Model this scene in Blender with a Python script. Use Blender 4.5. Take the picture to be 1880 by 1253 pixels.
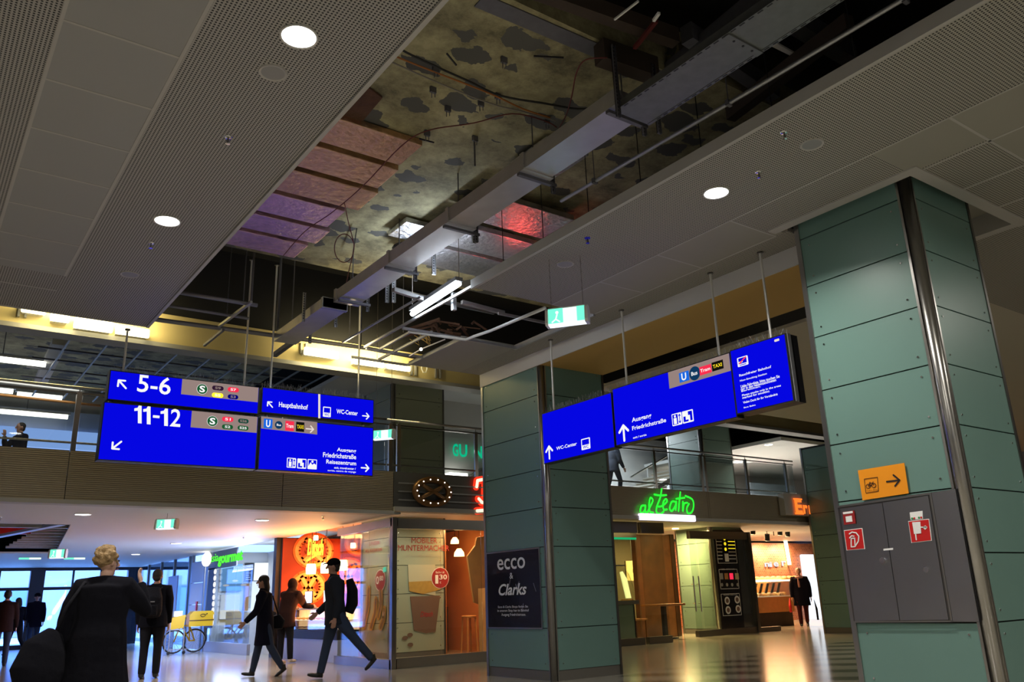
import bpy, bmesh, math, random
from mathutils import Vector, Matrix, Euler
from math import sin, cos, pi, radians, atan2, sqrt
random.seed(7)
S = bpy.context.scene
for o in list(bpy.data.objects): bpy.data.objects.remove(o)
COL = S.collection

# ---------------------------------------------------------------- camera
H = 1.1
YAW, PIT, ROL, F = -0.633113, 0.299416, -0.034550, 1527.82
CX, CY = 940.0, 626.5
fw = Vector((-sin(YAW)*cos(PIT), cos(YAW)*cos(PIT), sin(PIT)))
rt = Vector((cos(YAW), sin(YAW), 0)); up = rt.cross(fw)
cr = rt*cos(ROL)+up*sin(ROL); cu = -rt*sin(ROL)+up*cos(ROL)
CAM = Vector((0, 0, H))
cd = bpy.data.cameras.new('camera'); cam = bpy.data.objects.new('camera', cd); COL.objects.link(cam)
cd.sensor_width = 36; cd.lens = F/1880*36; cd.clip_start = .05; cd.clip_end = 300
M3 = Matrix((cr, cu, -fw)).transposed(); cam.matrix_world = Matrix.Translation(CAM) @ M3.to_4x4()
S.camera = cam

def at(px, py, ax, v):
    d = cr*(px-CX)-cu*(py-CY)+fw*F; i = 'xyz'.index(ax)
    return CAM + d*((v-CAM[i])/d[i])

# ---------------------------------------------------------------- world, light level, exposure
S.view_settings.view_transform = 'Standard'; S.view_settings.look = 'None'
S.view_settings.gamma = 1; S.view_settings.use_curve_mapping = False
S.view_settings.exposure = 0.0
W = bpy.data.worlds.new('dusk_sky'); S.world = W; W.use_nodes = True
wn = W.node_tree; bg = wn.nodes['Background']
bg.inputs[0].default_value = (.17, .38, 1.0, 1); bg.inputs[1].default_value = 16.0

def area(name, loc, size, power, col=(1, 1, 1), rot=(0, 0, 0), sy=None, shape=None):
    l = bpy.data.lights.new(name, 'AREA'); l.energy = power; l.color = col; l.size = size
    l.shape = shape or ('RECTANGLE' if sy else 'DISK')
    if sy: l.size_y = sy
    o = bpy.data.objects.new(name, l); COL.objects.link(o); o.location = loc; o.rotation_euler = rot
    return o

# ---------------------------------------------------------------- materials
M = {}
def nt(name):
    m = bpy.data.materials.new(name); m.use_nodes = True; M[name] = m
    t = m.node_tree; return m, t, t.nodes['Principled BSDF']
def mat(name, col, rough=.6, metal=0, em=None, es=0, coat=0, var=0, vs=8, bump=0, bs=40, alpha=1):
    m, t, b = nt(name); c = (*col, 1)
    b.inputs['Base Color'].default_value = c; b.inputs['Roughness'].default_value = rough
    b.inputs['Metallic'].default_value = metal
    if coat: b.inputs['Coat Weight'].default_value = coat
    if em: b.inputs['Emission Color'].default_value = (*em, 1); b.inputs['Emission Strength'].default_value = es
    if var or bump:
        tc = t.nodes.new('ShaderNodeTexCoord')
    if var:
        n = t.nodes.new('ShaderNodeTexNoise'); n.inputs['Scale'].default_value = vs; n.inputs['Detail'].default_value = 6
        t.links.new(tc.outputs['Object'], n.inputs['Vector'])
        mx = t.nodes.new('ShaderNodeMix'); mx.data_type = 'RGBA'
        mx.inputs[6].default_value = (*[x*(1-var) for x in col], 1); mx.inputs[7].default_value = (*[min(1, x*(1+var)) for x in col], 1)
        t.links.new(n.outputs['Fac'], mx.inputs[0]); t.links.new(mx.outputs[2], b.inputs['Base Color'])
    if bump:
        n = t.nodes.new('ShaderNodeTexNoise'); n.inputs['Scale'].default_value = bs; n.inputs['Detail'].default_value = 5
        t.links.new(tc.outputs['Object'], n.inputs['Vector'])
        bp = t.nodes.new('ShaderNodeBump'); bp.inputs['Strength'].default_value = bump; bp.inputs['Distance'].default_value = .02
        t.links.new(n.outputs['Fac'], bp.inputs['Height']); t.links.new(bp.outputs[0], b.inputs['Normal'])
    return m
def math_(t, op, a, b=None):
    n = t.nodes.new('ShaderNodeMath'); n.operation = op
    for i, v in enumerate((a, b)):
        if v is None: continue
        if isinstance(v, (int, float)): n.inputs[i].default_value = v
        else: t.links.new(v, n.inputs[i])
    return n.outputs[0]
def perf(name, col, sp=.025, r=.0075, rough=.7):
    m, t, b = nt(name); b.inputs['Roughness'].default_value = rough
    tc = t.nodes.new('ShaderNodeTexCoord'); sx = t.nodes.new('ShaderNodeSeparateXYZ'); t.links.new(tc.outputs['Object'], sx.inputs[0])
    q = []
    for i in (0, 1):
        f = math_(t, 'FRACT', math_(t, 'MULTIPLY', sx.outputs[i], 1/sp)); f = math_(t, 'SUBTRACT', f, .5); q.append(math_(t, 'MULTIPLY', f, f))
    d = math_(t, 'SQRT', math_(t, 'ADD', q[0], q[1])); k = math_(t, 'LESS_THAN', d, r/sp)
    mx = t.nodes.new('ShaderNodeMix'); mx.data_type = 'RGBA'; mx.inputs[6].default_value = (*col, 1); mx.inputs[7].default_value = (.02, .02, .02, 1)
    t.links.new(k, mx.inputs[0]); t.links.new(mx.outputs[2], b.inputs['Base Color']); return m
def emis(name, col, s=1.0):
    m = bpy.data.materials.new(name); m.use_nodes = True; t = m.node_tree; t.nodes.clear()
    e = t.nodes.new('ShaderNodeEmission'); e.inputs[0].default_value = (*col, 1); e.inputs[1].default_value = s
    o = t.nodes.new('ShaderNodeOutputMaterial'); t.links.new(e.outputs[0], o.inputs[0]); M[name] = m; return m
def glassm(name, tint=(1, 1, 1), refl=.12, rough=.02):
    m = bpy.data.materials.new(name); m.use_nodes = True; t = m.node_tree; t.nodes.clear()
    tr = t.nodes.new('ShaderNodeBsdfTransparent'); tr.inputs[0].default_value = (*tint, 1)
    gl = t.nodes.new('ShaderNodeBsdfGlossy'); gl.inputs['Roughness'].default_value = rough
    lw = t.nodes.new('ShaderNodeLayerWeight'); lw.inputs[0].default_value = .25
    k = math_(t, 'ADD', math_(t, 'MULTIPLY', lw.outputs['Fresnel'], .5), refl*.3)
    mx = t.nodes.new('ShaderNodeMixShader'); t.links.new(k, mx.inputs[0]); t.links.new(tr.outputs[0], mx.inputs[1]); t.links.new(gl.outputs[0], mx.inputs[2])
    o = t.nodes.new('ShaderNodeOutputMaterial'); t.links.new(mx.outputs[0], o.inputs[0]); M[name] = m; return m

mat('panel', (.34, .34, .33), .7); mat('panel_trim', (.46, .45, .42), .6)
perf('perf', (.40, .385, .36)); perf('perf_right', (.40, .385, .33))
mat('panel_right', (.33, .32, .27), .7)
mat('white_paint', (.62, .62, .60), .6); mat('beam_paint', (.62, .42, .14), .6); mat('cream', (.60, .50, .24), .7, var=.15, vs=2)
mat('soffit', (.50, .47, .38), .7); mat('soffit_glow_tint', (.60, .38, .11), .7)  # second soffit: orange glow of warm lamps mixed into the paint colour
mat('dark', (.015, .015, .017), .9); mat('dark_brown', (.045, .03, .02), .8, var=.4, vs=3)
mat('black', (.008, .008, .01), .5); mat('black_gloss', (.01, .01, .012), .15)
mat('steel', (.42, .41, .39), .28, 1, var=.12, vs=3); mat('steel_dark', (.20, .19, .18), .32, 1)
mat('brushed', (.36, .36, .38), .30, 1, var=.1, vs=2)
mat('galv', (.40, .41, .42), .5, .8, var=.2, vs=12); mat('galv_dark', (.16, .16, .18), .6, .6, var=.2, vs=12)
mat('pipe', (.22, .22, .24), .5, .3); mat('white_plastic', (.75, .75, .73), .35); mat('grey_plastic', (.30, .30, .29), .5)
mat('grey_panel', (.12, .12, .115), .45, .3); mat('fascia', (.40, .345, .25), .40, .3)
mat('chrome', (.7, .7, .7), .12, 1)
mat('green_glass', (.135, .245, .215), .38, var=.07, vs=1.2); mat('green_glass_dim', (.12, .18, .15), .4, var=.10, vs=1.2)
mat('joint', (.015, .02, .018), .7); mat('column_base', (.16, .15, .13), .4, .3)
mat('red', (.55, .012, .012), .4); mat('red_dark', (.30, .01, .01), .5); mat('orange_sign', (.85, .30, .01), .4); mat('yellow', (.75, .45, .01), .4)
mat('white', (.85, .85, .83), .5); mat('cloth_black', (.008, .008, .012), .85, bump=.4, bs=30)
mat('wood', (.30, .12, .035), .45, var=.4, vs=5); mat('wood_light', (.50, .22, .06), .5, var=.25, vs=6); mat('wood_dark', (.07, .03, .012), .35, var=.5, vs=4, coat=.3)
mat('cable_black', (.01, .01, .01), .5); mat('cable_red', (.12, .015, .012), .6); mat('cable_orange', (.35, .12, .02), .6); mat('cable_grey', (.22, .2, .17), .6); mat('cable_yellow', (.75, .5, .12), .5)
mat('rust', (.10, .045, .02), .8, var=.6, vs=9, bump=.5, bs=20)
mat('poster_dark', (.018, .016, .022), .16, coat=.5, var=.3, vs=3)
glassm('glass', (.92, .95, .93)); glassm('glass_rail', (.85, .88, .88), .1); glassm('glass_green', (.92, .95, .90), .15); glassm('glass_blue', (.82, .90, 1), .15, .05)
def foil(name, col, dark=.3):
    m = mat(name, col, .36, 1, var=.35, vs=10, bump=1.0, bs=16); return m
foil('foil_pink_reflection', (.72, .48, .60)); foil('foil_copper_reflection', (.62, .40, .26)); foil('foil_silver', (.62, .62, .64))  # silver foil; pink and copper put reflected light into the base colour
# concrete: olive cream paint with irregular bare grey patches and stains
m, t, b = nt('slab'); b.inputs['Roughness'].default_value = .85
tc = t.nodes.new('ShaderNodeTexCoord'); n0 = t.nodes.new('ShaderNodeTexNoise'); n0.inputs['Scale'].default_value = 5; n0.inputs['Detail'].default_value = 8
t.links.new(tc.outputs['Object'], n0.inputs['Vector'])
vm = t.nodes.new('ShaderNodeVectorMath'); vm.operation = 'MULTIPLY_ADD'; t.links.new(n0.outputs['Color'], vm.inputs[0]); vm.inputs[1].default_value = (.35, .35, 0); t.links.new(tc.outputs['Object'], vm.inputs[2])
mp = t.nodes.new('ShaderNodeMapping'); mp.inputs['Scale'].default_value = (1.5, 2.6, 1); mp.inputs['Rotation'].default_value = (0, 0, -.35); t.links.new(vm.outputs[0], mp.inputs[0])
vo = t.nodes.new('ShaderNodeTexVoronoi'); vo.inputs['Scale'].default_value = 1.0; vo.voronoi_dimensions = '2D'; t.links.new(mp.outputs[0], vo.inputs['Vector'])
cs = t.nodes.new('ShaderNodeSeparateColor'); t.links.new(vo.outputs['Color'], cs.inputs[0])
thr = math_(t, 'MULTIPLY', cs.outputs[0], .40); pm = math_(t, 'LESS_THAN', vo.outputs['Distance'], thr)
n1 = t.nodes.new('ShaderNodeTexNoise'); n1.inputs['Scale'].default_value = 1.6; n1.inputs['Detail'].default_value = 9; n1.inputs['Roughness'].default_value = .75; t.links.new(tc.outputs['Object'], n1.inputs['Vector'])
r1 = t.nodes.new('ShaderNodeValToRGB'); r1.color_ramp.elements[0].position = .36; r1.color_ramp.elements[0].color = (.13, .115, .065, 1); r1.color_ramp.elements[1].position = .62; r1.color_ramp.elements[1].color = (.46, .42, .235, 1)
t.links.new(n1.outputs['Fac'], r1.inputs[0])
mx = t.nodes.new('ShaderNodeMix'); mx.data_type = 'RGBA'; t.links.new(pm, mx.inputs[0]); t.links.new(r1.outputs[0], mx.inputs[6]); mx.inputs[7].default_value = (.10, .10, .09, 1)
t.links.new(mx.outputs[2], b.inputs['Base Color'])
# floor: polished stone tiles with diagonal dark inlaid bands in one zone
m, t, b = nt('floor_stone'); tc = t.nodes.new('ShaderNodeTexCoord'); sx = t.nodes.new('ShaderNodeSeparateXYZ'); t.links.new(tc.outputs['Object'], sx.inputs[0])
u = math_(t, 'FRACT', math_(t, 'DIVIDE', math_(t, 'ADD', math_(t, 'ADD', sx.outputs[0], sx.outputs[1]), -.3), 1.45))
k1 = math_(t, 'LESS_THAN', u, .42)
k2 = math_(t, 'LESS_THAN', sx.outputs[1], math_(t, 'ADD', math_(t, 'MULTIPLY', sx.outputs[0], .21), 7.55)); k3 = math_(t, 'GREATER_THAN', sx.outputs[0], 8.0)
k = math_(t, 'MULTIPLY', math_(t, 'MULTIPLY', k1, k2), k3)
n1 = t.nodes.new('ShaderNodeTexNoise'); n1.inputs['Scale'].default_value = 3; n1.inputs['Detail'].default_value = 8; t.links.new(tc.outputs['Object'], n1.inputs['Vector'])
r1 = t.nodes.new('ShaderNodeValToRGB'); r1.color_ramp.elements[0].color = (.26, .24, .19, 1); r1.color_ramp.elements[1].color = (.42, .39, .32, 1); t.links.new(n1.outputs['Fac'], r1.inputs[0])
gl = []
for i in (0, 1): gl.append(math_(t, 'LESS_THAN', math_(t, 'FRACT', math_(t, 'DIVIDE', sx.outputs[i], .6)), .012))
g = math_(t, 'MAXIMUM', gl[0], gl[1])
mx = t.nodes.new('ShaderNodeMix'); mx.data_type = 'RGBA'; t.links.new(k, mx.inputs[0]); t.links.new(r1.outputs[0], mx.inputs[6]); mx.inputs[7].default_value = (.10, .095, .085, 1)
mg = t.nodes.new('ShaderNodeMix'); mg.data_type = 'RGBA'; t.links.new(math_(t, 'MULTIPLY', g, .45), mg.inputs[0]); t.links.new(mx.outputs[2], mg.inputs[6]); mg.inputs[7].default_value = (.08, .075, .065, 1)
t.links.new(mg.outputs[2], b.inputs['Base Color']); b.inputs['Roughness'].default_value = .16; b.inputs['Specular IOR Level'].default_value = .5
# brick
m, t, b = nt('brick'); tc = t.nodes.new('ShaderNodeTexCoord'); sx = t.nodes.new('ShaderNodeSeparateXYZ'); t.links.new(tc.outputs['Object'], sx.inputs[0])
cb = t.nodes.new('ShaderNodeCombineXYZ'); t.links.new(sx.outputs[0], cb.inputs[0]); t.links.new(sx.outputs[2], cb.inputs[1])
br = t.nodes.new('ShaderNodeTexBrick'); t.links.new(cb.outputs[0], br.inputs['Vector']); br.inputs['Scale'].default_value = 4
br.inputs['Color1'].default_value = (.42, .13, .05, 1); br.inputs['Color2'].default_value = (.25, .07, .03, 1); br.inputs['Mortar'].default_value = (.5, .3, .2, 1); br.inputs['Mortar Size'].default_value = .015
t.links.new(br.outputs[0], b.inputs['Base Color'])
# lights and signs
emis('lamp', (1, .97, .92), 14); emis('lamp_soft', (1, .95, .85), 4); emis('tube', (.80, .90, 1.0), 16); emis('flood', (1, .86, .45), 9)
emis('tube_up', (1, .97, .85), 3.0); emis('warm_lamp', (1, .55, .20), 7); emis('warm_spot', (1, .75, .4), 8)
emis('sign_blue', (.0015, .002, .72), 1.05); emis('sign_white', (.95, .95, .95), 1.0); emis('sign_grey', (.30, .22, .20), 1.0)
emis('b_green', (.01, .10, .03), 1); emis('b_red', (.95, .03, .08), 1); emis('b_dark', (.03, .01, .03), 1); emis('b_dgreen', (.005, .06, .04), 1); emis('b_yellow', (1, .75, .03), 1.4); emis('b_navy', (.0, .0, .16), 1)
emis('b_bus', (.005, .04, .11), 1); emis('b_u', (.01, .14, .75), 1); emis('b_black', (.005, .005, .004), 1); emis('b_taxi', (1, .75, .02), 1); emis('b_pale', (.8, .7, .65), 1)
emis('neon_green', (.02, .95, .03), 1.6); emis('neon_white', (.85, .80, 1), 1.6); emis('neon_red', (1, .03, .01), 1.6); emis('neon_pale', (1, .75, .5), 1.6); emis('neon_orange', (1, .16, .02), 1.6); emis('neon_yellow', (1, .72, .06), 1.6)
emis('asia_green', (.10, .85, .06), 1.2); emis('exit_green', (.16, .85, .58), 1.3); emis('exit_white', (.75, 1, .92), 1.3); emis('green_strip', (.01, .45, .18), 1.2)
emis('gun_green', (.0, .40, .20), 1.6); emis('red_light', (1, .03, .03), 1.5); emis('screen', (.85, .92, 1), 1.3); emis('screen_blue', (.25, .55, .95), 1.0)
mat('skin', (.42, .22, .15), .55); mat('skin_pale', (.50, .30, .22), .55); mat('hair_blond', (.30, .19, .08), .7, var=.5, vs=30, bump=.8, bs=60); mat('hair_dark', (.015, .010, .008), .7); mat('hair_grey', (.25, .24, .23), .7)
mat('coat_black', (.004, .004, .007), 1, bump=.3, bs=14); mat('coat_navy', (.007, .007, .016), 1, bump=.3, bs=14); mat('coat_grey', (.022, .025, .034), 1, bump=.3, bs=14); mat('coat_brown', (.022, .010, .009), 1, bump=.3, bs=14)
mat('jeans', (.035, .05, .09), .85); mat('trouser_black', (.010, .010, .014), .8); mat('trouser_red', (.06, .010, .012), .8); mat('shoe_black', (.01, .01, .01), .5); mat('shoe_light', (.6, .5, .42), .6); mat('scarf', (.5, .25, .22), .8); mat('eye', (.01, .01, .01), .2); mat('lips', (.3, .1, .09), .5)

# ---------------------------------------------------------------- mesh builder
ORG = {}
class MB:
    def __init__(s): s.v = []; s.f = []; s.mi = []; s.cur = 0
    def m(s, i): s.cur = i; return s
    def add(s, v, f):
        n = len(s.v); s.v += [Vector(p) for p in v]; s.f += [[n+i for i in q] for q in f]; s.mi += [s.cur]*len(f); return s
    def box(s, x0, x1, y0, y1, z0, z1):
        if x0 > x1: x0, x1 = x1, x0
        if y0 > y1: y0, y1 = y1, y0
        if z0 > z1: z0, z1 = z1, z0
        v = [(x, y, z) for z in (z0, z1) for y in (y0, y1) for x in (x0, x1)]
        return s.add(v, [(0, 2, 3, 1), (4, 5, 7, 6), (0, 1, 5, 4), (2, 6, 7, 3), (0, 4, 6, 2), (1, 3, 7, 5)])
    def prism(s, pts, d):  # closed polygon extruded by vector d
        pts = [Vector(p) for p in pts]; d = Vector(d); n = len(pts)
        nrm = Vector((0, 0, 0))
        for i in range(n): nrm += pts[i].cross(pts[(i+1) % n])
        if nrm.dot(d) > 0: pts = pts[::-1]
        v = pts+[p+d for p in pts]
        return s.add(v, [list(range(n)), list(range(2*n-1, n-1, -1))]+[(i, i+n, (i+1) % n+n, (i+1) % n) for i in range(n)])
    def bar(s, a, b, w, h=None, upv=(0, 0, 1)):
        a, b = Vector(a), Vector(b); h = h or w; d = (b-a).normalized(); u = Vector(upv)
        if abs(d.dot(u)) > .98: u = Vector((1, 0, 0))
        x = d.cross(u).normalized(); y = x.cross(d).normalized()
        q = [x*w/2+y*h/2, -x*w/2+y*h/2, -x*w/2-y*h/2, x*w/2-y*h/2]
        return s.add([a+p for p in q]+[b+p for p in q], [(0, 1, 2, 3), (7, 6, 5, 4), (0, 4, 5, 1), (1, 5, 6, 2), (2, 6, 7, 3), (3, 7, 4, 0)])
    def tube(s, pts, r, n=10, close=False, cap=True, sq=1, side=None):
        pts = [Vector(p) for p in pts]; k = len(pts); R_ = r if isinstance(r, (list, tuple)) else [r]*k
        b0 = len(s.v); prev = None; vv = []
        for i, p in enumerate(pts):
            if close: d = pts[(i+1) % k]-pts[i-1]
            else: d = pts[min(i+1, k-1)]-pts[max(i-1, 0)]
            d = d.normalized() if d.length > 1e-9 else Vector((0, 0, 1))
            if side is not None: x = Vector(side) - d*Vector(side).dot(d)
            elif prev is None: x = d.orthogonal()
            else: x = prev-d*prev.dot(d)
            if x.length < 1e-5: x = d.orthogonal()
            x.normalize(); y = d.cross(x); prev = x
            for j in range(n):
                a = 2*pi*j/n; vv.append(p+x*(cos(a)*R_[i])+y*(sin(a)*R_[i]*sq))
        f = []
        for i in range(k if close else k-1):
            for j in range(n):
                a = i*n+j; b = i*n+(j+1) % n; i2 = (i+1) % k; f.append((a, b, i2*n+(j+1) % n, i2*n+j))
        if not close and cap: f += [list(range(n))[::-1], [(k-1)*n+j for j in range(n)]]
        return s.add(vv, f)
    def cyl(s, a, b, r, n=20): return s.tube([a, b], r, n)
    def ball(s, c, r, n=12, rings=8):
        c = Vector(c); rx, ry, rz = r if isinstance(r, (tuple, list)) else (r, r, r); v = [c+Vector((0, 0, rz))]
        for i in range(1, rings):
            a = pi*i/rings
            for j in range(n): b = 2*pi*j/n; v.append(c+Vector((rx*sin(a)*cos(b), ry*sin(a)*sin(b), rz*cos(a))))
        v.append(c-Vector((0, 0, rz))); f = [(0, 1+j, 1+(j+1) % n) for j in range(n)]
        for i in range(rings-2):
            for j in range(n): a = 1+i*n; f.append((a+j, a+n+j, a+n+(j+1) % n, a+(j+1) % n))
        a = 1+(rings-2)*n; f += [(a+(j+1) % n, a+j, len(v)-1) for j in range(n)]
        return s.add(v, f)
    def lathe(s, c, prof, n=20):  # prof: (r, z)
        c = Vector(c); v = []; k = len(prof)
        for r, z in prof:
            for j in range(n): a = 2*pi*j/n; v.append(c+Vector((r*cos(a), r*sin(a), z)))
        f = [(i*n+j, i*n+(j+1) % n, (i+1)*n+(j+1) % n, (i+1)*n+j) for i in range(k-1) for j in range(n)]
        f += [list(range(n))[::-1], [(k-1)*n+j for j in range(n)]]
        return s.add(v, f)
    def build(s, name, mats, parent=None, smooth=False, bevel=0, xf=None, w0=False):
        me = bpy.data.meshes.new(name)
        if xf is not None: s.v = [xf @ p for p in s.v]
        if parent is not None: org = ORG[parent.name]
        elif s.v:
            lo = [min(p[i] for p in s.v) for i in range(3)]; hi = [max(p[i] for p in s.v) for i in range(3)]
            org = Vector(((lo[0]+hi[0])/2, (lo[1]+hi[1])/2, lo[2]))
        if w0: org = Vector((0, 0, 0))
        me.from_pydata([p-org for p in s.v], [], s.f)
        if isinstance(mats, str): mats = [mats]
        for q in mats: me.materials.append(M[q])
        for i, p in enumerate(me.polygons): p.material_index = s.mi[i]; p.use_smooth = smooth
        me.update()
        o = bpy.data.objects.new(name, me); COL.objects.link(o)
        ORG[o.name] = org
        if parent is not None: o.parent = parent
        else: o.location = org
        if bevel:
            md = o.modifiers.new('bevel', 'BEVEL'); md.width = bevel; md.segments = 2; md.limit_method = 'ANGLE'
        return o
def tag(o, label=None, cat=None, group=None, kind=None):
    if label: o['label'] = label
    if cat: o['category'] = cat
    if group: o['group'] = group
    if kind: o['kind'] = kind
    return o
def thing(name, label, cat, loc, group=None):
    o = bpy.data.objects.new(name, None); COL.objects.link(o); o.location = loc; o.empty_display_size = .1
    ORG[o.name] = Vector(loc); return tag(o, label, cat, group)
def struct(o): o['kind'] = 'structure'; return o
def copy_tree(o, delta, label=None, parent=None):
    c = o.copy(); COL.objects.link(c); ORG[c.name] = ORG[o.name]+Vector(delta)
    if parent is None: c.location = o.location+Vector(delta)
    else: c.parent = parent
    if label: c['label'] = label
    for ch in [q for q in bpy.data.objects if q.parent == o]: copy_tree(ch, delta, None, c)
    return c

# ---------------------------------------------------------------- flat writing on a plane
class Frame:
    def __init__(s, O, U, N, ax, val): s.O = Vector(O); s.U = Vector(U); s.V = Vector((0, 0, 1)); s.N = Vector(N); s.ax = ax; s.val = val
    def p(s, u, v, d=0): return s.O+s.U*u+s.V*v+s.N*d
    def uv(s, px, py):
        q = at(px, py, s.ax, s.val)-s.O; return q.dot(s.U), q.dot(s.V)
def text(fr, body, a, b, mt, parent, d=.006, bold=.0, name='lettering', ext=.002, px=True, shear=0, mats=None):
    u0, v0 = fr.uv(*a) if px else a; u1, v1 = fr.uv(*b) if px else b
    if u0 > u1: u0, u1 = u1, u0
    if v0 > v1: v0, v1 = v1, v0
    if px and len(body) > 3 and any(k_ in body for k_ in 'gpqyj,'): v0 -= .27*(v1-v0)
    c = bpy.data.curves.new('t', 'FONT'); c.body = body; c.size = 1; c.resolution_u = 3; c.offset = bold; c.shear = shear; c.space_line = .95
    o = bpy.data.objects.new('t', c); COL.objects.link(o); bpy.context.view_layer.update()
    me = bpy.data.meshes.new_from_object(o.evaluated_get(bpy.context.evaluated_depsgraph_get()))
    bpy.data.objects.remove(o); bpy.data.curves.remove(c)
    xs = [p.co.x for p in me.vertices]; ys = [p.co.y for p in me.vertices]
    if not xs: return None
    sx, sy = (u1-u0)/(max(xs)-min(xs)), (v1-v0)/(max(ys)-min(ys)); mb = MB()
    vs = [fr.p(u0+(p.co.x-min(xs))*sx, v0+(p.co.y-min(ys))*sy, d) for p in me.vertices]
    fs = [list(p.vertices) for p in me.polygons]; bpy.data.meshes.remove(me)
    # orient towards the viewer, give thickness
    if fs:
        q = fs[0]; n = (vs[q[1]]-vs[q[0]]).cross(vs[q[2]]-vs[q[0]])
        if n.dot(fr.N) < 0: fs = [f[::-1] for f in fs]
    mb.add(vs, fs)
    if ext > .004:
        k = len(vs); ec = {}
        for f in fs:
            for i in range(len(f)):
                e = (f[i], f[(i+1) % len(f)]); ec[e] = 1
        back = [p-fr.N*ext for p in vs]; side = []
        for (i, j) in ec:
            if (j, i) not in ec: side.append((j, i, i+k, j+k))
        mb.add(vs+back, [s_ for s_ in side])
    return mb.build(name, mt, parent)
def quad(fr, pts, mt, parent, name='panel', d=.004, th=.003, px=True, bevel=0):
    P = [fr.uv(*q) if px else q for q in pts]
    mb = MB(); mb.prism([fr.p(u, v, d-th) for u, v in P], fr.N*th); return mb.build(name, mt, parent)
def rect(fr, a, b, mt, parent, name='panel', d=.004, th=.003, px=True, r=0):
    u0, v0 = fr.uv(*a) if px else a; u1, v1 = fr.uv(*b) if px else b
    if u0 > u1: u0, u1 = u1, u0
    if v0 > v1: v0, v1 = v1, v0
    if r:
        r = min(r, (v1-v0)/2*.98, (u1-u0)/2*.98); pts = []
        for cx, cy, a0 in ((u1-r, v1-r, 0), (u0+r, v1-r, 90), (u0+r, v0+r, 180), (u1-r, v0+r, 270)):
            for k in range(5): q = radians(a0+k*22.5); pts.append((cx+r*cos(q), cy+r*sin(q)))
    else: pts = [(u0, v0), (u1, v0), (u1, v1), (u0, v1)]
    return quad(fr, pts, mt, parent, name, d, th, False)
def disc(fr, c, rad, mt, parent, name='badge', d=.006, th=.003, px=True, ry=None, n=24):
    u, v = fr.uv(*c) if px else c
    return quad(fr, [(u+rad*cos(2*pi*k/n), v+(ry or rad)*sin(2*pi*k/n)) for k in range(n)], mt, parent, name, d, th, False)
def stroke(fr, pts, w, mt, parent, name='arrow', d=.006, px=False, rnd=True, close=False):
    """flat strokes: list of polylines"""
    mb = MB()
    for pl in pts:
        Q = [fr.uv(*q) if px else q for q in pl]
        if close: Q = Q+[Q[0]]
        for (a, b) in zip(Q, Q[1:]):
            dx, dy = b[0]-a[0], b[1]-a[1]; L = sqrt(dx*dx+dy*dy) or 1; nx, ny = -dy/L*w/2, dx/L*w/2
            mb.prism([fr.p(*q, d-.003) for q in ((a[0]+nx, a[1]+ny), (b[0]+nx, b[1]+ny), (b[0]-nx, b[1]-ny), (a[0]-nx, a[1]-ny))], fr.N*.003)
        if rnd:
            for a in Q: mb.prism([fr.p(a[0]+w/2*cos(k*pi/5), a[1]+w/2*sin(k*pi/5), d-.0031) for k in range(10)], fr.N*.003)
    return mb.build(name, mt, parent)
def arrow(fr, c, size, ang, mt, parent, w=None, px=True):
    u, v = fr.uv(*c) if px else c; a = radians(ang); w = w or size*.17; h = size/2
    def R(x, y): return (u+x*cos(a)-y*sin(a), v+x*sin(a)+y*cos(a))
    return stroke(fr, [[R(-h, 0), R(h, 0)], [R(h-.5*size*.8, .42*size), R(h, 0), R(h-.5*size*.8, -.42*size)]], w, mt, parent)
mat('kiosk_wall', (.34, .37, .27), .4); mat('cap_blue', (.02, .02, .8), .4); mat('white_ink', (.75, .75, .75), .5); mat('scratch', (.5, .5, .55), .3); mat('green_dot', (.02, .3, .08), .5)
mat('duct_metal', (.50, .49, .50), .38, .55, var=.15, vs=6)
mat('bronze', (.20, .10, .035), .35, .6); mat('stripe_blue', (.22, .28, .34), .5); mat('print_red', (.35, .02, .02), .5); mat('print_grey', (.35, .34, .30), .5); mat('print_white', (.75, .75, .72), .5); mat('print_cup', (.48, .46, .32), .5); mat('print_gold', (.42, .25, .05), .5, var=.4, vs=14); mat('print_brown', (.16, .09, .06), .5)
mat('orange_wall', (.60, .22, .07), .6); mat('mural_dark', (.32, .03, .008), .6); mat('mural_orange', (.75, .16, .03), .6); mat('mural_light', (.9, .42, .14), .6); mat('kick_blue', (.40, .45, .60), .3); mat('warm_panel', (.8, .5, .25), .5, em=(1, .6, .3), es=1.2)
mat('dark_blue', (.02, .03, .08), .5); glassm('glass_blue_clear', (.88, .93, 1), .12); mat('pale_blue', (.42, .52, .75), .4); mat('frame_dark', (.03, .035, .05), .5); mat('pavement', (.6, .62, .66), .5); mat('street_wall', (.42, .37, .42), .7); mat('street_window', (.22, .28, .40), .3)
mat('olive_wall', (.10, .08, .04), .6); mat('wood_vein', (.22, .09, .03), .35, var=.7, vs=3.5, coat=.3); emis('vitrine_light', (1, .9, .35), 1.6); mat('bread', (.65, .38, .15), .6)
mat('red_bag', (.8, .02, .02), .5)

for n_ in ('coat_black', 'coat_navy', 'coat_grey', 'coat_brown', 'trouser_black', 'trouser_red', 'jeans', 'cloth_black'): M[n_].node_tree.nodes['Principled BSDF'].inputs['Specular IOR Level'].default_value = .15
mat('rod', (.75, .75, .72), .3, .3); mat('tray', (.20, .21, .21), .5, .7, var=.2, vs=12)
emis('pale_glow', (.30, .50, 1.0), .9)
ZC = 4.65
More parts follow.
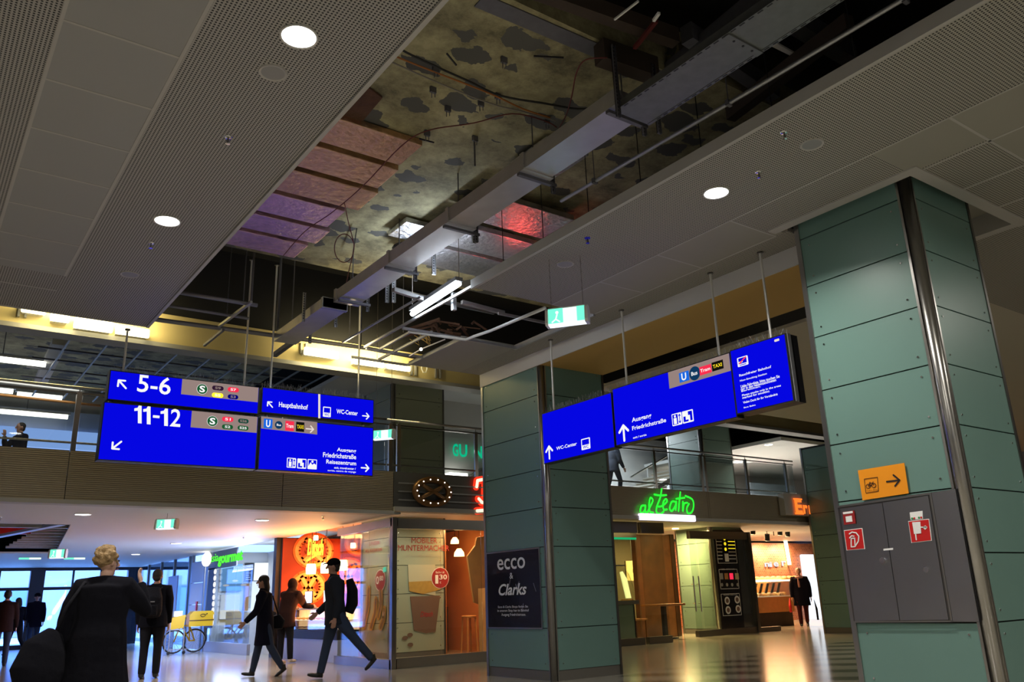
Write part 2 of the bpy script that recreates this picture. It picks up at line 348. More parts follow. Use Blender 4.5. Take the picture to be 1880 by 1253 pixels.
# ================================================================ THE SETTING
struct(MB().box(-8, 34, -4, 40, -.1, 0).build('floor', 'floor_stone', w0=True))
def ceil(name, rects, ms, z=ZC, th=.05):
    mb = MB()
    for (k, x0, x1, y0, y1) in rects: mb.m(k).box(x0, x1, y0, y1, z, z+th)
    return mb, struct(mb.build(name, ms, w0=True))
# left hall ceiling: perforated fields with a run of plain square tiles
mb = MB()
for k, x0, x1, y0, y1 in ((0, -8, .36, -4, 9.75), (1, .36, 1.08, -4, 9.75), (0, 1.08, 2.26, -4, 9.75), (0, -8, 2.26, 9.75, 11.12)): mb.m(k).box(x0, x1, y0, y1, ZC, ZC+.05)
mb.m(2)
for x in (.36, 1.08): mb.box(x-.012, x+.012, -4, 9.75, ZC-.003, ZC+.01)
for i in range(-9, 8): y = 5.13+.735*i; mb.box(.37, 1.07, y-.01, y+.01, ZC-.003, ZC+.01)
mb.box(2.24, 2.275, -4, 11.12, ZC-.02, ZC+.09); mb.box(-8, 2.27, 11.1, 11.13, ZC-.01, ZC+.08)
struct(mb.build('ceiling', ['perf', 'panel', 'panel_trim'], w0=True))
# right hall ceiling with the cut-out round the big column
mb = MB()
for k, x0, x1, y0, y1 in ((0, 5.12, 6.33, -4, 7.75), (0, 6.33, 6.95, 3.30, 4.85), (1, 6.33, 7.05, 4.85, 7.75), (1, 6.33, 6.95, -4, 3.30), (0, 6.95, 9.0, 2.62, 3.30), (1, 6.95, 14, -4, 2.62),
        (0, 9.0, 14, 2.62, 3.3), (0, 8.94, 26, 3.3, 4.7), (0, 14, 26, -4, 3.3), (0, 7.05, 7.47, 4.75, 11.1), (1, 6.95, 7.05, 4.75, 4.85), (0, 7.05, 7.47, 4.70, 4.75)): mb.m(k).box(x0, x1, y0, y1, ZC, ZC+.05)
mb.m(1).box(6.12, 7.05, 9.55, 11.1, ZC, ZC+.05)
mb.m(2).box(5.105, 5.14, -4, 7.75, ZC-.02, ZC+.09)
for x in (6.33,): mb.box(x-.008, x+.008, -4, 7.75, ZC-.003, ZC+.01)
for y in (4.85, 5.87, 6.82, 7.74): mb.box(6.33, 7.05, y-.01, y+.01, ZC-.003, ZC+.01)
mb.box(7.04, 7.06, 4.85, 7.75, ZC-.003, ZC+.01)
for y in (2.62, 1.95, 1.28, .61): mb.box(6.33, 14, y-.012, y+.012, ZC-.003, ZC+.01)
for x in (6.99, 7.7, 8.4, 9.1, 9.8): mb.box(x-.012, x+.012, -4, 3.22, ZC-.003, ZC+.01)
# trim band round the recess
for x0, x1, y0, y1 in ((6.86, 9.06, 3.2, 3.32), (6.86, 6.98, 3.32, 4.8), (8.92, 9.04, 3.32, 4.8)): mb.box(x0, x1, y0, y1, ZC-.012, ZC+.2)
struct(mb.build('ceiling', ['perf_right', 'panel_right', 'panel_trim'], w0=True))
struct(MB().box(6.98, 8.92, 3.32, 4.75, ZC+.2, ZC+.25).build('ceiling', 'panel_right', w0=True))
# beam between the columns, gap beyond it, ceiling beyond the gap
struct(MB().m(0).box(7.47, 8.74, 4.72, 11.1, 4.44, 4.72).build('trim_1', ['beam_soffit'] if 0 else 'soffit_glow_tint'))
struct(MB().box(7.455, 7.47, 4.72, 11.1, 4.435, 4.66).build('trim_2', 'white_paint'))
struct(MB().m(0).box(9.85, 26, 4.7, 10.95, ZC, ZC+.05).m(1).box(8.74, 9.85, 4.7, 11, 5.3, 5.35).build('ceiling', ['soffit', 'dark_brown'], w0=True))
# beam with cream face at the far side of the void
struct(MB().box(-8, 26, 13.55, 13.7, 5.17, 5.68).build('trim_3', 'cream', w0=True)); struct(MB().box(-8, 26, 13.6, 13.75, 5.68, 7.0).build('wall_upper', 'dark', w0=True))
struct(MB().box(-8, 26, 13.46, 13.8, 5.10, 5.17).build('trim_4', 'grey_plastic', w0=True))
# high dark slab and concrete soffit
struct(MB().box(-8.2, 34.2, -4.2, 33.6, 7.0, 7.2).build('ceiling', 'dark', w0=True))
struct(MB().box(-1.5, 5.05, 4.35, 10.2, 5.6, 5.95).build('ceiling', 'slab', w0=True))
struct(MB().box(5.05, 8.6, 4.2, 10.0, 5.62, 5.95).build('ceiling', 'slab', w0=True))
struct(MB().box(-1.5, 9, -4, 4.35, 6.5, 6.6).build('ceiling', 'dark', w0=True))
# outer walls of the hall, out of sight
struct(MB().box(-8.2, -8, -4, 33.5, 0, 7).build('wall_left', 'white_paint')); struct(MB().box(-8, 34, -4.2, -4, 0, 7).build('wall_back', 'white_paint'))
struct(MB().box(34, 34.2, -4, 24, 0, 7).build('wall_right', 'white_paint'))

# ---- upper floor and ribbed balcony fascia
def fascia(name, x0, x1, z0=2.66, z1=3.375, y=13.55, ribs=24, m='fascia', joints=()):
    mb = MB(); st = (z1-z0)/ribs
    prof = []
    for i in range(ribs): z = z0+i*st; prof += [(y, z), (y, z+st*.62), (y+.014, z+st*.66), (y+.014, z+st*.96)]
    prof += [(y, z1), (y+.10, z1), (y+.10, z0)]
    xs = [x0]+[j for j in joints]+[x1]
    for a, b in zip(xs, xs[1:]):
        v = [(a+.006, p, q) for p, q in prof]+[(b-.006, p, q) for p, q in prof]; n = len(prof)
        mb.add(v, [list(range(n)), list(range(2*n-1, n-1, -1))]+[(i, (i+1) % n, (i+1) % n+n, i+n)[::-1] for i in range(n)])
    return struct(mb.build(name, m))
fascia('wall_balcony', -7.9, 7.17, joints=(-4.6, -1.35, 1.87, 5.1))
fascia('wall_balcony', 11.4, 28.0, z0=2.74, joints=(15.56, 15.62))
struct(MB().box(7.18, 11.39, 13.56, 13.66, 2.72, 3.375).build('wall_balcony', 'grey_panel'))
struct(MB().box(-8, 34, 13.66, 24, 3.2, 3.37).build('floor_upper', 'panel_trim'))
struct(MB().box(-8, 7.17, 13.5, 13.75, 2.60, 2.66).build('trim_5', 'panel_trim')); struct(MB().box(7.17, 28, 13.5, 13.75, 2.66, 2.74).build('trim_6', 'panel_trim'))
# lower ceiling under the balcony, with the open patch
mb = MB()
for x0, x1, y0, y1 in ((-8, 1.5, 13.7, 17), (1.5, 7.4, 13.7, 17), (3.45, 7.4, 17, 33.4), (-8, 3.45, 25.4, 33.4), (-8, -5, 17, 25.4)): mb.box(x0, x1, y0, y1, 2.62, 2.66)
mb.prism([(3.45, 17, 2.62), (3.45, 25.4, 2.62), (2.5, 17, 2.62)], (0, 0, .04))
struct(mb.build('ceiling', 'white_paint', w0=True))
struct(MB().box(7.4, 34, 13.75, 24, 2.78, 2.82).build('ceiling', 'white_paint', w0=True))
# upper floor rooms
struct(MB().box(-8, 34, 24.0, 24.1, 3.37, 7).build('wall_upper', 'white_paint'))
mb = MB().box(7.0, 8.6, 14.5, 24, 5.62, 5.7).box(8.6, 13, 14.5, 24, 5.75, 5.85); struct(mb.build('ceiling', 'white_paint', w0=True))
struct(MB().box(19.6, 30, 14.2, 19.6, 5.05, 5.15).box(17.4, 30, 19.6, 19.7, 3.37, 6).build('wall_upper', 'white_paint')); area('upper_room_fill', (21.5, 17, 5.0), .8, 240, (1, .95, .85))  # area light has no fixture, added to brighten the upper room

# ---- columns: glass panels in a steel frame, stainless corner tube and base
def column(label, x0, x1, y0, y1, z1, joints, zbase=.13, mt='green_glass', corner=.085, z0=0, cat='column', name='clad_column'):
    t = thing(name, label, cat, ((x0+x1)/2, (y0+y1)/2, z0))
    MB().box(x0+.03, x1-.03, y0+.03, y1-.03, z0, z1).build('core', 'joint', t)
    if zbase: MB().box(x0+.012, x1-.012, y0+.012, y1-.012, z0, z0+zbase).build('base', 'column_base', t)
    zs = [z0+zbase]+joints+[z1]
    for a, b in zip(zs, zs[1:]):
        if b-a < .05: continue
        g = .006
        MB().box(x0+.005, x0+.03, y0+corner, y1-.05, a+g, b-g).build('glass_panel', mt, t)
        MB().box(x0+corner, x1-.04, y0+.005, y0+.03, a+g, b-g).build('glass_panel', mt, t)
        if b-a > .4:
            q = MB()
            for yy in (y0+corner+.09, y1-.14):
                for zz in (a+.09, b-.09): q.cyl((x0-.002, yy, zz), (x0+.01, yy, zz), .009, 8)
            for xx in (x0+corner+.09, x1-.13):
                for zz in (a+.09, b-.09): q.cyl((xx, y0-.002, zz), (xx, y0+.01, zz), .009, 8)
            q.build('fixings', 'chrome', t)
    MB().tube([(x0+corner*.5, y0+corner*.5, z0), (x0+corner*.5, y0+corner*.5, z1)], corner*.52, 16, cap=True).build('corner_tube', 'steel', t, smooth=True)
    MB().box(x0, x0+corner, y0+corner-.01, y0+corner+.012, z0, z1).build('corner_trim', 'steel', t)
    MB().box(x0+corner-.01, x0+corner+.012, y0, y0+corner, z0, z1).build('corner_trim', 'steel', t)
    MB().box(x0-.01, x0+.04, y1-.05, y1, z0, z1).build('edge_trim', 'steel', t)
    MB().box(x1-.04, x1, y0-.005, y0+.04, z0, z1).build('edge_trim', 'steel_dark', t)
    return t
JN = [.68, 1.23, 1.78, 2.33, 2.88, 3.43, 4.0, 4.5]
ccol = column('green glass clad column carrying a dark framed poster', 7.48, 8.74, 9.50, 11.1, 4.66, JN)
JR = [.79, 1.325, 1.85, 2.38, 2.915, 3.45, 3.985, 4.5]
rcol = column('large near green glass column with the steel fire cabinet set into it', 7.05, 8.2, 3.4, 4.62, 4.84, JR, zbase=.24, corner=.1)
column('slim far green column at the right edge of the bakery front', 19.2, 20.5, 12.1, 13.38, 4.66, [.13+.56*k for k in range(1, 9)])
ucol = column('grey green glass column behind the glass of the snack kiosk', 8.2, 9.5, 15.6, 16.95, 5.9, [.13+.56*k for k in range(1, 5)]+[3.36+.65*k for k in range(1, 4)], mt='kiosk_wall')
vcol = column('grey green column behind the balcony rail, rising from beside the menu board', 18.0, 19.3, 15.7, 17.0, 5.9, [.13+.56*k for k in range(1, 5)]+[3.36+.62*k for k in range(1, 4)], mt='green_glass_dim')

# ---- ceiling lamps, speakers, sprinklers
def downlight(x, y, z, r, label, group, power, first=[None], col=(1, .95, .87)):
    t = thing('ceiling_downlight', label, 'ceiling light', (x, y, z), group)
    mb = MB(); mb.lathe((x, y, 0), [(r*.86, z-.003), (r*1.06, z-.014), (r*1.08, z+.0), (r*.8, z+.004)], 32); mb.build('rim', 'white_plastic', t, smooth=True)
    MB().lathe((x, y, 0), [(r, z-.008), (r*.5, z-.012), (.001, z-.013)], 32).build('diffuser', 'lamp', t)
    if power:
        l = area('downlight_beam', (x, y, z-.03), r*1.6, power, col); l.data.spread = radians(135)
    return t
G = 'round downlights in the hall ceiling'
downlight(1.65, 4.48, ZC, .115, 'largest round downlight in the left perforated ceiling, near the photo top', G, 62)
downlight(1.65, 7.74, ZC, .115, 'round downlight in the left perforated ceiling beside a sprinkler', G, 62)
downlight(5.73, 4.51, ZC, .115, 'round downlight in the right perforated ceiling near the big column', G, 62)
for x, y in ((1.65, 1.2), (5.73, 1.2), (11, 1), (14, 7.5), (-3, 3), (-3, 8), (11, -2), (20, 8), (3.5, -2)):
    l = area('hall_ambient', (x, y, ZC-.03), .22, 62, (1, .94, .84)); l.data.spread = radians(170)  # unseen overhead lights, added for the hall's ambient level
G2 = 'round downlights under the balcony'
for i, (x, y, lb) in enumerate(((2.38, 15.1, 'round downlight under the balcony nearest the blue platform sign'), (5.40, 15.3, 'round downlight under the balcony in the orange glow beside the exit sign'), (5.46, 21.35, 'round downlight under the balcony in front of the food counters'), (5.5, 25.65, 'farthest round downlight near the glass entrance doors'))):
    downlight(x, y, 2.62, .12, lb, G2, 30, col=(1, .95, .95))
def speaker(x, y, label):
    t = thing('ceiling_speaker', label, 'speaker', (x, y, ZC), 'round ceiling speakers')
    MB().lathe((x, y, 0), [(.075, ZC-.004), (.095, ZC-.010), (.098, ZC), (.07, ZC)], 28).build('rim', 'panel_trim', t)
    MB().lathe((x, y, 0), [(.08, ZC-.006), (.001, ZC-.008)], 28).build('grille', 'grey_plastic', t)
speaker(1.65, 4.95, 'round speaker grille beside the largest left downlight'); speaker(5.74, 3.48, 'round speaker grille in the ceiling left of the big column top')
speaker(1.66, 9.34, 'faint round speaker grille low in the left ceiling above the platform sign'); speaker(5.62, 6.6, 'faint round speaker grille beside the chains of the green exit sign')
def sprinkler(x, y, label, z=ZC, m='chrome'):
    t = thing('sprinkler', label, 'sprinkler', (x, y, z), 'ceiling sprinklers')
    MB().lathe((x, y, 0), [(.032, z-.002), (.026, z-.009), (.008, z-.012)], 16).build('rosette', m, t)
    mb = MB().cyl((x, y, z-.01), (x, y, z-.05), .006, 8)
    mb.tube([(x-.006, y, z-.02), (x-.018, y, z-.035), (x-.004, y, z-.056)], .0025, 6).tube([(x+.006, y, z-.02), (x+.018, y, z-.035), (x+.004, y, z-.056)], .0025, 6); mb.build('head', 'steel_dark', t)
    MB().lathe((x, y, 0), [(.003, z-.056), (.019, z-.058), (.019, z-.060), (.002, z-.061)], 12).build('deflector', m, t)
sprinkler(1.66, 5.95, 'sprinkler between the two left downlights'); sprinkler(1.65, 8.35, 'sprinkler just past the second left downlight')
sprinkler(5.38, 3.49, 'sprinkler next to the speaker by the big column'); sprinkler(5.37, 5.93, 'sprinkler in the right ceiling above the green exit sign', m='cap_blue')
sprinkler(5.75, 4.04, 'small sprinkler near the right downlight'); sprinkler(1.3, 15.9, 'sprinkler at the left under the balcony', 2.62); sprinkler(6.3, 19.0, 'sprinkler above the orange pretzel stand', 2.62); sprinkler(6.2, 14.4, 'sprinkler beside the downlight in the orange glow', 2.62)

# ================================================================ SIGNS
def sign(label, fr, u0, v0, u1, v1, dep, rods=(), ztop=ZC, loc=None, up2=True):
    P = fr.p(u0, v0); Q = fr.p(u1, v1)
    t = thing('hanging_sign', label, 'sign', fr.p((u0+u1)/2, v0, -dep/2), 'blue backlit station signs')
    mb = MB(); mb.prism([fr.p(u, v, -dep) for u, v in ((u0, v0), (u1, v0), (u1, v1), (u0, v1))], fr.N*dep); mb.build('housing', 'black', t)
    rect(fr, (u0+.012, v0+.012), (u1-.012, v1-.012), 'sign_blue', t, 'face', .003, .003, px=False)
    return t
def rods_of(t, fr, us, v1, dep, ztop):
    for u, zt in zip(us, ztop):
        MB().m(0).cyl(fr.p(u, v1, -dep/2), fr.p(u, zt, -dep/2), .014, 12).build('suspension_rod', 'rod', t, smooth=False)
        MB().lathe(fr.p(u, zt-.02, -dep/2), [(.035, 0), (.035, .02)], 16).build('rod_plate', 'steel_dark', t)
def spikes(t, fr, u0, u1, v1, dep, hgt=.10):
    mb = MB(); n = int((u1-u0)/.022)
    for i in range(n):
        u = u0+(u1-u0)*(i+.5)/n
        for k in range(2):
            a = fr.p(u, v1, -dep*(.3+.4*k)); a2 = a+fr.U*random.uniform(-.035, .035)+fr.N*random.uniform(-.05, .05)+fr.V*hgt*random.uniform(.7, 1.1); mb.bar(a, a2, .0022)
    tag(mb.build('bird_spikes', 'galv', t), kind='stuff')
def ZX(sx, sy, X, Y, s): return (sx+X*s, sy+Y*s)
# --- left cluster, plane y = 11.3
FL = Frame((0, 11.3, 0), (1, 0, 0), (0, -1, 0), 'y', 11.3)
L = lambda X, Y: (160+.29787*X, 640+.29787*Y)
s1 = sign('upper left blue sign pointing to platforms 5-6', FL, 1.90, 3.67, 3.845, 4.06, .16)
s2 = sign('lower left blue sign pointing to platforms 11-12', FL, 1.87, 2.90, 3.855, 3.64, .16)
s3 = sign('narrow blue sign with Hauptbahnhof and WC-Center', FL, 3.885, 3.70, 5.63, 4.07, .16)
s4 = sign('blue sign beneath it with Ausgang Friedrichstraße Reisezentrum', FL, 3.885, 2.90, 5.63, 3.64, .16)
rods_of(s1, FL, (2.07, 3.65), 4.06, .16, (4.66, 6.0)); rods_of(s3, FL, (4.03, 5.40), 4.07, .16, (6.0, 5.75))
rods_of(s2, FL, (1.95, 3.78), 3.64, .16, (3.67, 3.67)); rods_of(s4, FL, (4.0, 5.5), 3.64, .16, (3.70, 3.70))
spikes(s1, FL, 1.95, 3.8, 4.06, .16); spikes(s3, FL, 3.9, 5.6, 4.07, .16)
def badge(fr, c, w, h, mt, txt, parent, tm='sign_white', s=None, tw=.5):
    u, v = fr.uv(*c); o = rect(fr, (u-w/2, v-h/2), (u+w/2, v+h/2), mt, parent, 'line_badge', .008, .003, px=False, r=h*.49)
    text(fr, txt, (u-w*tw/2, v-h*.27), (u+w*tw/2, v+h*.27), tm, parent, .0105, .02, px=False)
def sround(fr, c, r, txt, parent, mt='b_green', tw=.55, th=.68, bold=.03):
    u, v = fr.uv(*c); disc(fr, c, r*1.06, 'sign_white' if mt == 'b_green' else mt, parent, 'badge_rim', .007); disc(fr, c, r, mt, parent, 'badge', .009)
    text(fr, txt, (u-r*tw, v-r*th), (u+r*tw, v+r*th), 'sign_white', parent, .0125, bold, px=False)
def sq(fr, a, b, mt, txt, parent, tm='sign_white', bold=.02, iw=.75, ih=.4):
    (u0, v0), (u1, v1) = fr.uv(*a), fr.uv(*b); um, vm = (u0+u1)/2, (v0+v1)/2; w = abs(u1-u0); h = abs(v1-v0)
    rect(fr, (um-w/2, vm-h/2), (um+w/2, vm+h/2), mt, parent, 'badge', .009, .003, px=False)
    text(fr, txt, (um-w*iw/2, vm-h*ih/2), (um+w*iw/2, vm+h*ih/2), tm, parent, .012, bold, px=False)
arrow(FL, L(216, 222), .135, 135, 'sign_white', s1)
text(FL, '5-6', L(305, 268), L(520, 183), 'sign_white', s1, .008, .012)
u0, v0 = FL.uv(*L(578, 285)); rect(FL, (u0, v0+.005), (3.83, 4.05), 'sign_grey', s1, 'grey_field', .005, .003, px=False)
sround(FL, L(708, 252), .068, 'S', s1)
badge(FL, L(805, 246), .155, .062, 'b_dark', 'S9', s1, 'sign_grey'); badge(FL, L(900, 256), .155, .066, 'b_red', 'S7', s1)
badge(FL, L(803, 290), .155, .066, 'b_yellow', 'S5', s1); badge(FL, L(898, 300), .145, .062, 'b_navy', 'S3', s1, 'sign_grey')
arrow(FL, L(182, 597), .135, 225, 'sign_white', s2)

for X0, yb_, yt_ in ((290, 462, 353), (345, 468, 358), (452, 478, 371)):
    quad(FL, [L(X0+22, yb_), L(X0+45, yb_+2), L(X0+45, yt_+2), L(X0+28, yt_), L(X0+20, yt_+14), L(X0, yt_+18), L(X0, yt_+34), L(X0+22, yt_+32)], 'sign_white', s2, 'numeral', .008)
rect(FL, L(404, 428), L(446, 416), 'sign_white', s2, 'hyphen', .008, r=.005); text(FL, '2', L(508, 481), L(581, 378), 'sign_white', s2, .008, .012)
u0, v0 = FL.uv(*L(637, 487)); rect(FL, (u0, v0), (3.84, 3.63), 'sign_grey', s2, 'grey_field', .005, .003, px=False)
sround(FL, L(771, 450), .068, 'S', s2)
badge(FL, L(866, 438), .155, .066, 'b_red', 'S1', s2); badge(FL, L(962, 449), .145, .062, 'b_dgreen', 'S26', s2, 'sign_grey', tw=.65)
badge(FL, L(864, 485), .15, .062, 'b_green', 'S2', s2); badge(FL, L(960, 492), .15, .062, 'b_green', 'S25', s2, tw=.65)
arrow(FL, L(1127, 347), .10, 135, 'sign_white', s3)
text(FL, 'Hauptbahnhof', L(1180, 362), L(1360, 349), 'sign_white', s3, .008, .02)
quad(FL, [L(1424, 432), L(1436, 432), L(1436, 283), L(1424, 282)], 'b_pale', s3, 'divider', .006)
def icon(fr, a, b, parent, kind):
    (u0, v0), (u1, v1) = fr.uv(*a), fr.uv(*b); u0, u1 = min(u0, u1), max(u0, u1); v0, v1 = min(v0, v1), max(v0, v1)
    h = (v1-v0); P = lambda x, y: (u0+(u1-u0)*x, v0+h*y)
    rect(fr, P(0, 0), P(1, 1), 'sign_white', parent, 'pictogram', .006, .003, px=False, r=.01)
    if kind == 'wc':
        rect(fr, P(.1, .42), P(.9, .9), 'sign_blue', parent, 'pictogram_detail', .008, .002, px=False); text(fr, 'WC', P(.16, .08), P(.84, .36), 'sign_blue', parent, .008, .02, px=False)
    elif kind == 'lift':
        rect(fr, P(.08, .08), P(.62, .92), 'sign_blue', parent, 'pictogram_detail', .008, .002, px=False); rect(fr, P(.2, .12), P(.5, .62), 'sign_white', parent, 'pictogram_detail', .010, .002, px=False); disc(fr, P(.35, .76), (u1-u0)*.1, 'sign_white', parent, 'pictogram_detail', .010, px=False, n=12)
        stroke(fr, [[P(.8, .15), P(.8, .85)], [P(.7, .7), P(.8, .87), P(.9, .7)], [P(.7, .3), P(.8, .13), P(.9, .3)]], .009, 'sign_blue', parent, 'pictogram_detail', .008, rnd=False)
    elif kind == 'locker':
        quad(fr, [P(.1, .1), P(.1, .55), P(.3, .55), P(.3, .25), P(.55, .25), P(.55, .1)], 'sign_blue', parent, 'pictogram_detail', .008, .002, px=False)
        quad(fr, [P(.55, .9), P(.92, .9), P(.92, .12), P(.72, .12), P(.72, .6), P(.55, .6)], 'sign_blue', parent, 'pictogram_detail', .008, .002, px=False)
    elif kind == 'person':
        quad(fr, [P(.08, .92), P(.92, .92), P(.92, .45), P(.7, .6), P(.5, .45), P(.3, .7), P(.08, .3)], 'sign_blue', parent, 'pictogram_detail', .008, .002, px=False)
        disc(fr, P(.5, .76), (u1-u0)*.12, 'sign_white', parent, 'pictogram_detail', .010, px=False, n=12)
    elif kind == 'nosmoke':
        rect(fr, P(.12, .28), P(.88, .9), 'sign_blue', parent, 'pictogram_detail', .008, .002, px=False); rect(fr, P(.14, .40), P(.5, .52), 'sign_white', parent, 'pictogram_detail', .0095, .002, px=False)
        stroke(fr, [[P(.2, .32), P(.85, .88)]], .012, 'red_light', parent, 'pictogram_detail', .012, rnd=False); rect(fr, P(.2, .1), P(.8, .18), 'sign_blue', parent, 'pictogram_detail', .008, .002, px=False)
icon(FL, L(1452, 421), L(1502, 364), s3, 'wc')
text(FL, 'WC-Center', L(1535, 402), L(1667, 388), 'sign_white', s3, .008, .02); arrow(FL, L(1717, 418), .105, 0, 'sign_white', s3)
quad(FL, [L(1072, 494), L(1417, 532), L(1417, 455), L(1072, 419)], 'sign_grey', s4, 'grey_field', .005)
sq(FL, L(1086, 492), L(1142, 438), 'b_u', 'U', s4, iw=.5, ih=.75, bold=.03); sround(FL, L(1180, 473), .052, 'Bus', s4, 'b_bus', .6, .3, .02)
sq(FL, L(1219, 507), L(1275, 452), 'b_red', 'Tram', s4, iw=.85); sq(FL, L(1285, 512), L(1338, 458), 'b_black', 'TAXI', s4, 'b_taxi', iw=.8)
arrow(FL, L(1372, 498), .11, 0, 'b_pale', s4)
text(FL, 'Ausgang', L(1538, 636), L(1657, 622), 'sign_white', s4, .008, .02); text(FL, 'Friedrichstraße', L(1452, 671), L(1657, 656), 'sign_white', s4, .008, .02)
text(FL, 'Reisezentrum', L(1472, 711), L(1657, 698), 'sign_white', s4, .008, .02); text(FL, 'exit, travelcenter /', L(1521, 741), L(1654, 737), 'sign_white', s4, .008, .015)
text(FL, 'sortie, centre de voyage', L(1481, 758), L(1655, 758), 'sign_white', s4, .008, .01); arrow(FL, L(1712, 738), .12, 0, 'sign_white', s4)
for a, b, k in (((1229, 735), (1287, 678), 'lift'), ((1293, 740), (1351, 683), 'locker'), ((1357, 744), (1416, 687), 'person')): icon(FL, L(*a), L(*b), s4, k)
# --- right cluster, plane x = 7.2, read from the hall side
FR = Frame((7.2, 0, 0), (0, -1, 0), (-1, 0, 0), 'x', 7.2)
Rr = lambda X, Y: (960+.31915*X, 560+.31915*Y)
DR = .12
def rsign(label, a, b, dep=DR):
    (u0, v0), (u1, v1) = FR.uv(*a), FR.uv(*b); return sign(label, FR, u0, v0, u1, v1, dep), (u0, v0, u1, v1)
r1, b1 = rsign('short blue sign pointing up to WC-Center, next to the poster column', Rr(122, 918), Rr(508, 503))
r2, b2 = rsign('long middle blue sign with Ausgang Friedrichstraße and transport badges', Rr(537, 814), Rr(1190, 272))
r3, b3 = rsign('tall blue notice sign with crossed-out cigarette beside the big column', Rr(1232, 632), Rr(1508, 163), .2)
for t_, bb, px in ((r1, b1, (150,)), (r2, b2, (575, 1122)), (r3, b3, (1435,))):
    us = [FR.uv(*Rr(x, 400))[0] for x in px]; rods_of(t_, FR, us, bb[3], DR, [4.655]*len(us)); spikes(t_, FR, bb[0]+.03, bb[2]-.03, bb[3], DR, .09)
arrow(FR, Rr(153, 850), .17, 90, 'sign_white', r1); text(FR, 'WC-Center', Rr(195, 838), Rr(312, 788), 'sign_white', r1, .008, .02); icon(FR, Rr(340, 838), Rr(386, 762), r1, 'wc')
u0 = FR.uv(*Rr(840, 430))[0]; v0 = FR.uv(*Rr(1015, 433))[1]
rect(FR, (u0, v0), (b2[2]-.012, b2[3]-.012), 'sign_grey', r2, 'grey_field', .005, .003, px=False)
sq(FR, Rr(905, 450), Rr(955, 378), 'b_u', 'U', r2, iw=.5, ih=.75, bold=.03); sround(FR, Rr(990, 395), .078, 'Bus', r2, 'b_bus', .6, .3, .02)
sq(FR, Rr(1022, 408), Rr(1084, 340), 'b_red', 'Tram', r2, iw=.85); sq(FR, Rr(1093, 385), Rr(1152, 315), 'b_black', 'TAXI', r2, 'b_taxi', iw=.8)
arrow(FR, Rr(582, 738), .19, 90, 'sign_white', r2)
text(FR, 'Ausgang', Rr(630, 678), Rr(740, 622), 'sign_white', r2, .008, .02); text(FR, 'Friedrichstraße', Rr(632, 724), Rr(825, 650), 'sign_white', r2, .008, .02)
text(FR, 'exit / sortie', Rr(637, 772), Rr(713, 741), 'sign_white', r2, .008, .015)
icon(FR, Rr(863, 700), Rr(912, 617), r2, 'lift'); icon(FR, Rr(923, 685), Rr(978, 600), r2, 'locker')
rect(FR, Rr(1449, 215), Rr(1475, 193), 'b_pale', r3, 'small_panel', .006, r=.01); icon(FR, Rr(1239, 360), Rr(1293, 290), r3, 'nosmoke')
text(FR, 'Rauchfreier Bahnhof', Rr(1248, 415), Rr(1430, 349), 'sign_white', r3, .008, .02); text(FR, 'Non-Smoking Station', Rr(1252, 444), Rr(1405, 390), 'sign_white', r3, .008, .015)
for i, (a, b, s_) in enumerate((((1257, 480), (1478, 402), 'Liebe Fahrgäste, bitte rauchen Sie'), ((1258, 494), (1458, 424), 'nur in den gekennzeichneten'), ((1260, 503), (1370, 464), 'Bereichen.'), ((1264, 528), (1486, 458), 'Please smoke only in the areas'), ((1266, 543), (1422, 489), 'marked for smoking.'), ((1270, 570), (1467, 507), 'Vielen Dank für Ihr Verständnis'), ((1274, 597), (1340, 572), 'Ihre Bahn'))):
    text(FR, s_, Rr(*a), Rr(*b), 'sign_white', r3, .008, .02)
u_, v_ = b3[2], b3[3]
MB().prism([FR.p(u_+.003, b3[1], -.02), FR.p(u_+.014, b3[1], -.02), FR.p(u_+.014, v_, -.02), FR.p(u_+.003, v_, -.02)], -FR.N*.05).build('side_strip', 'galv', r3)

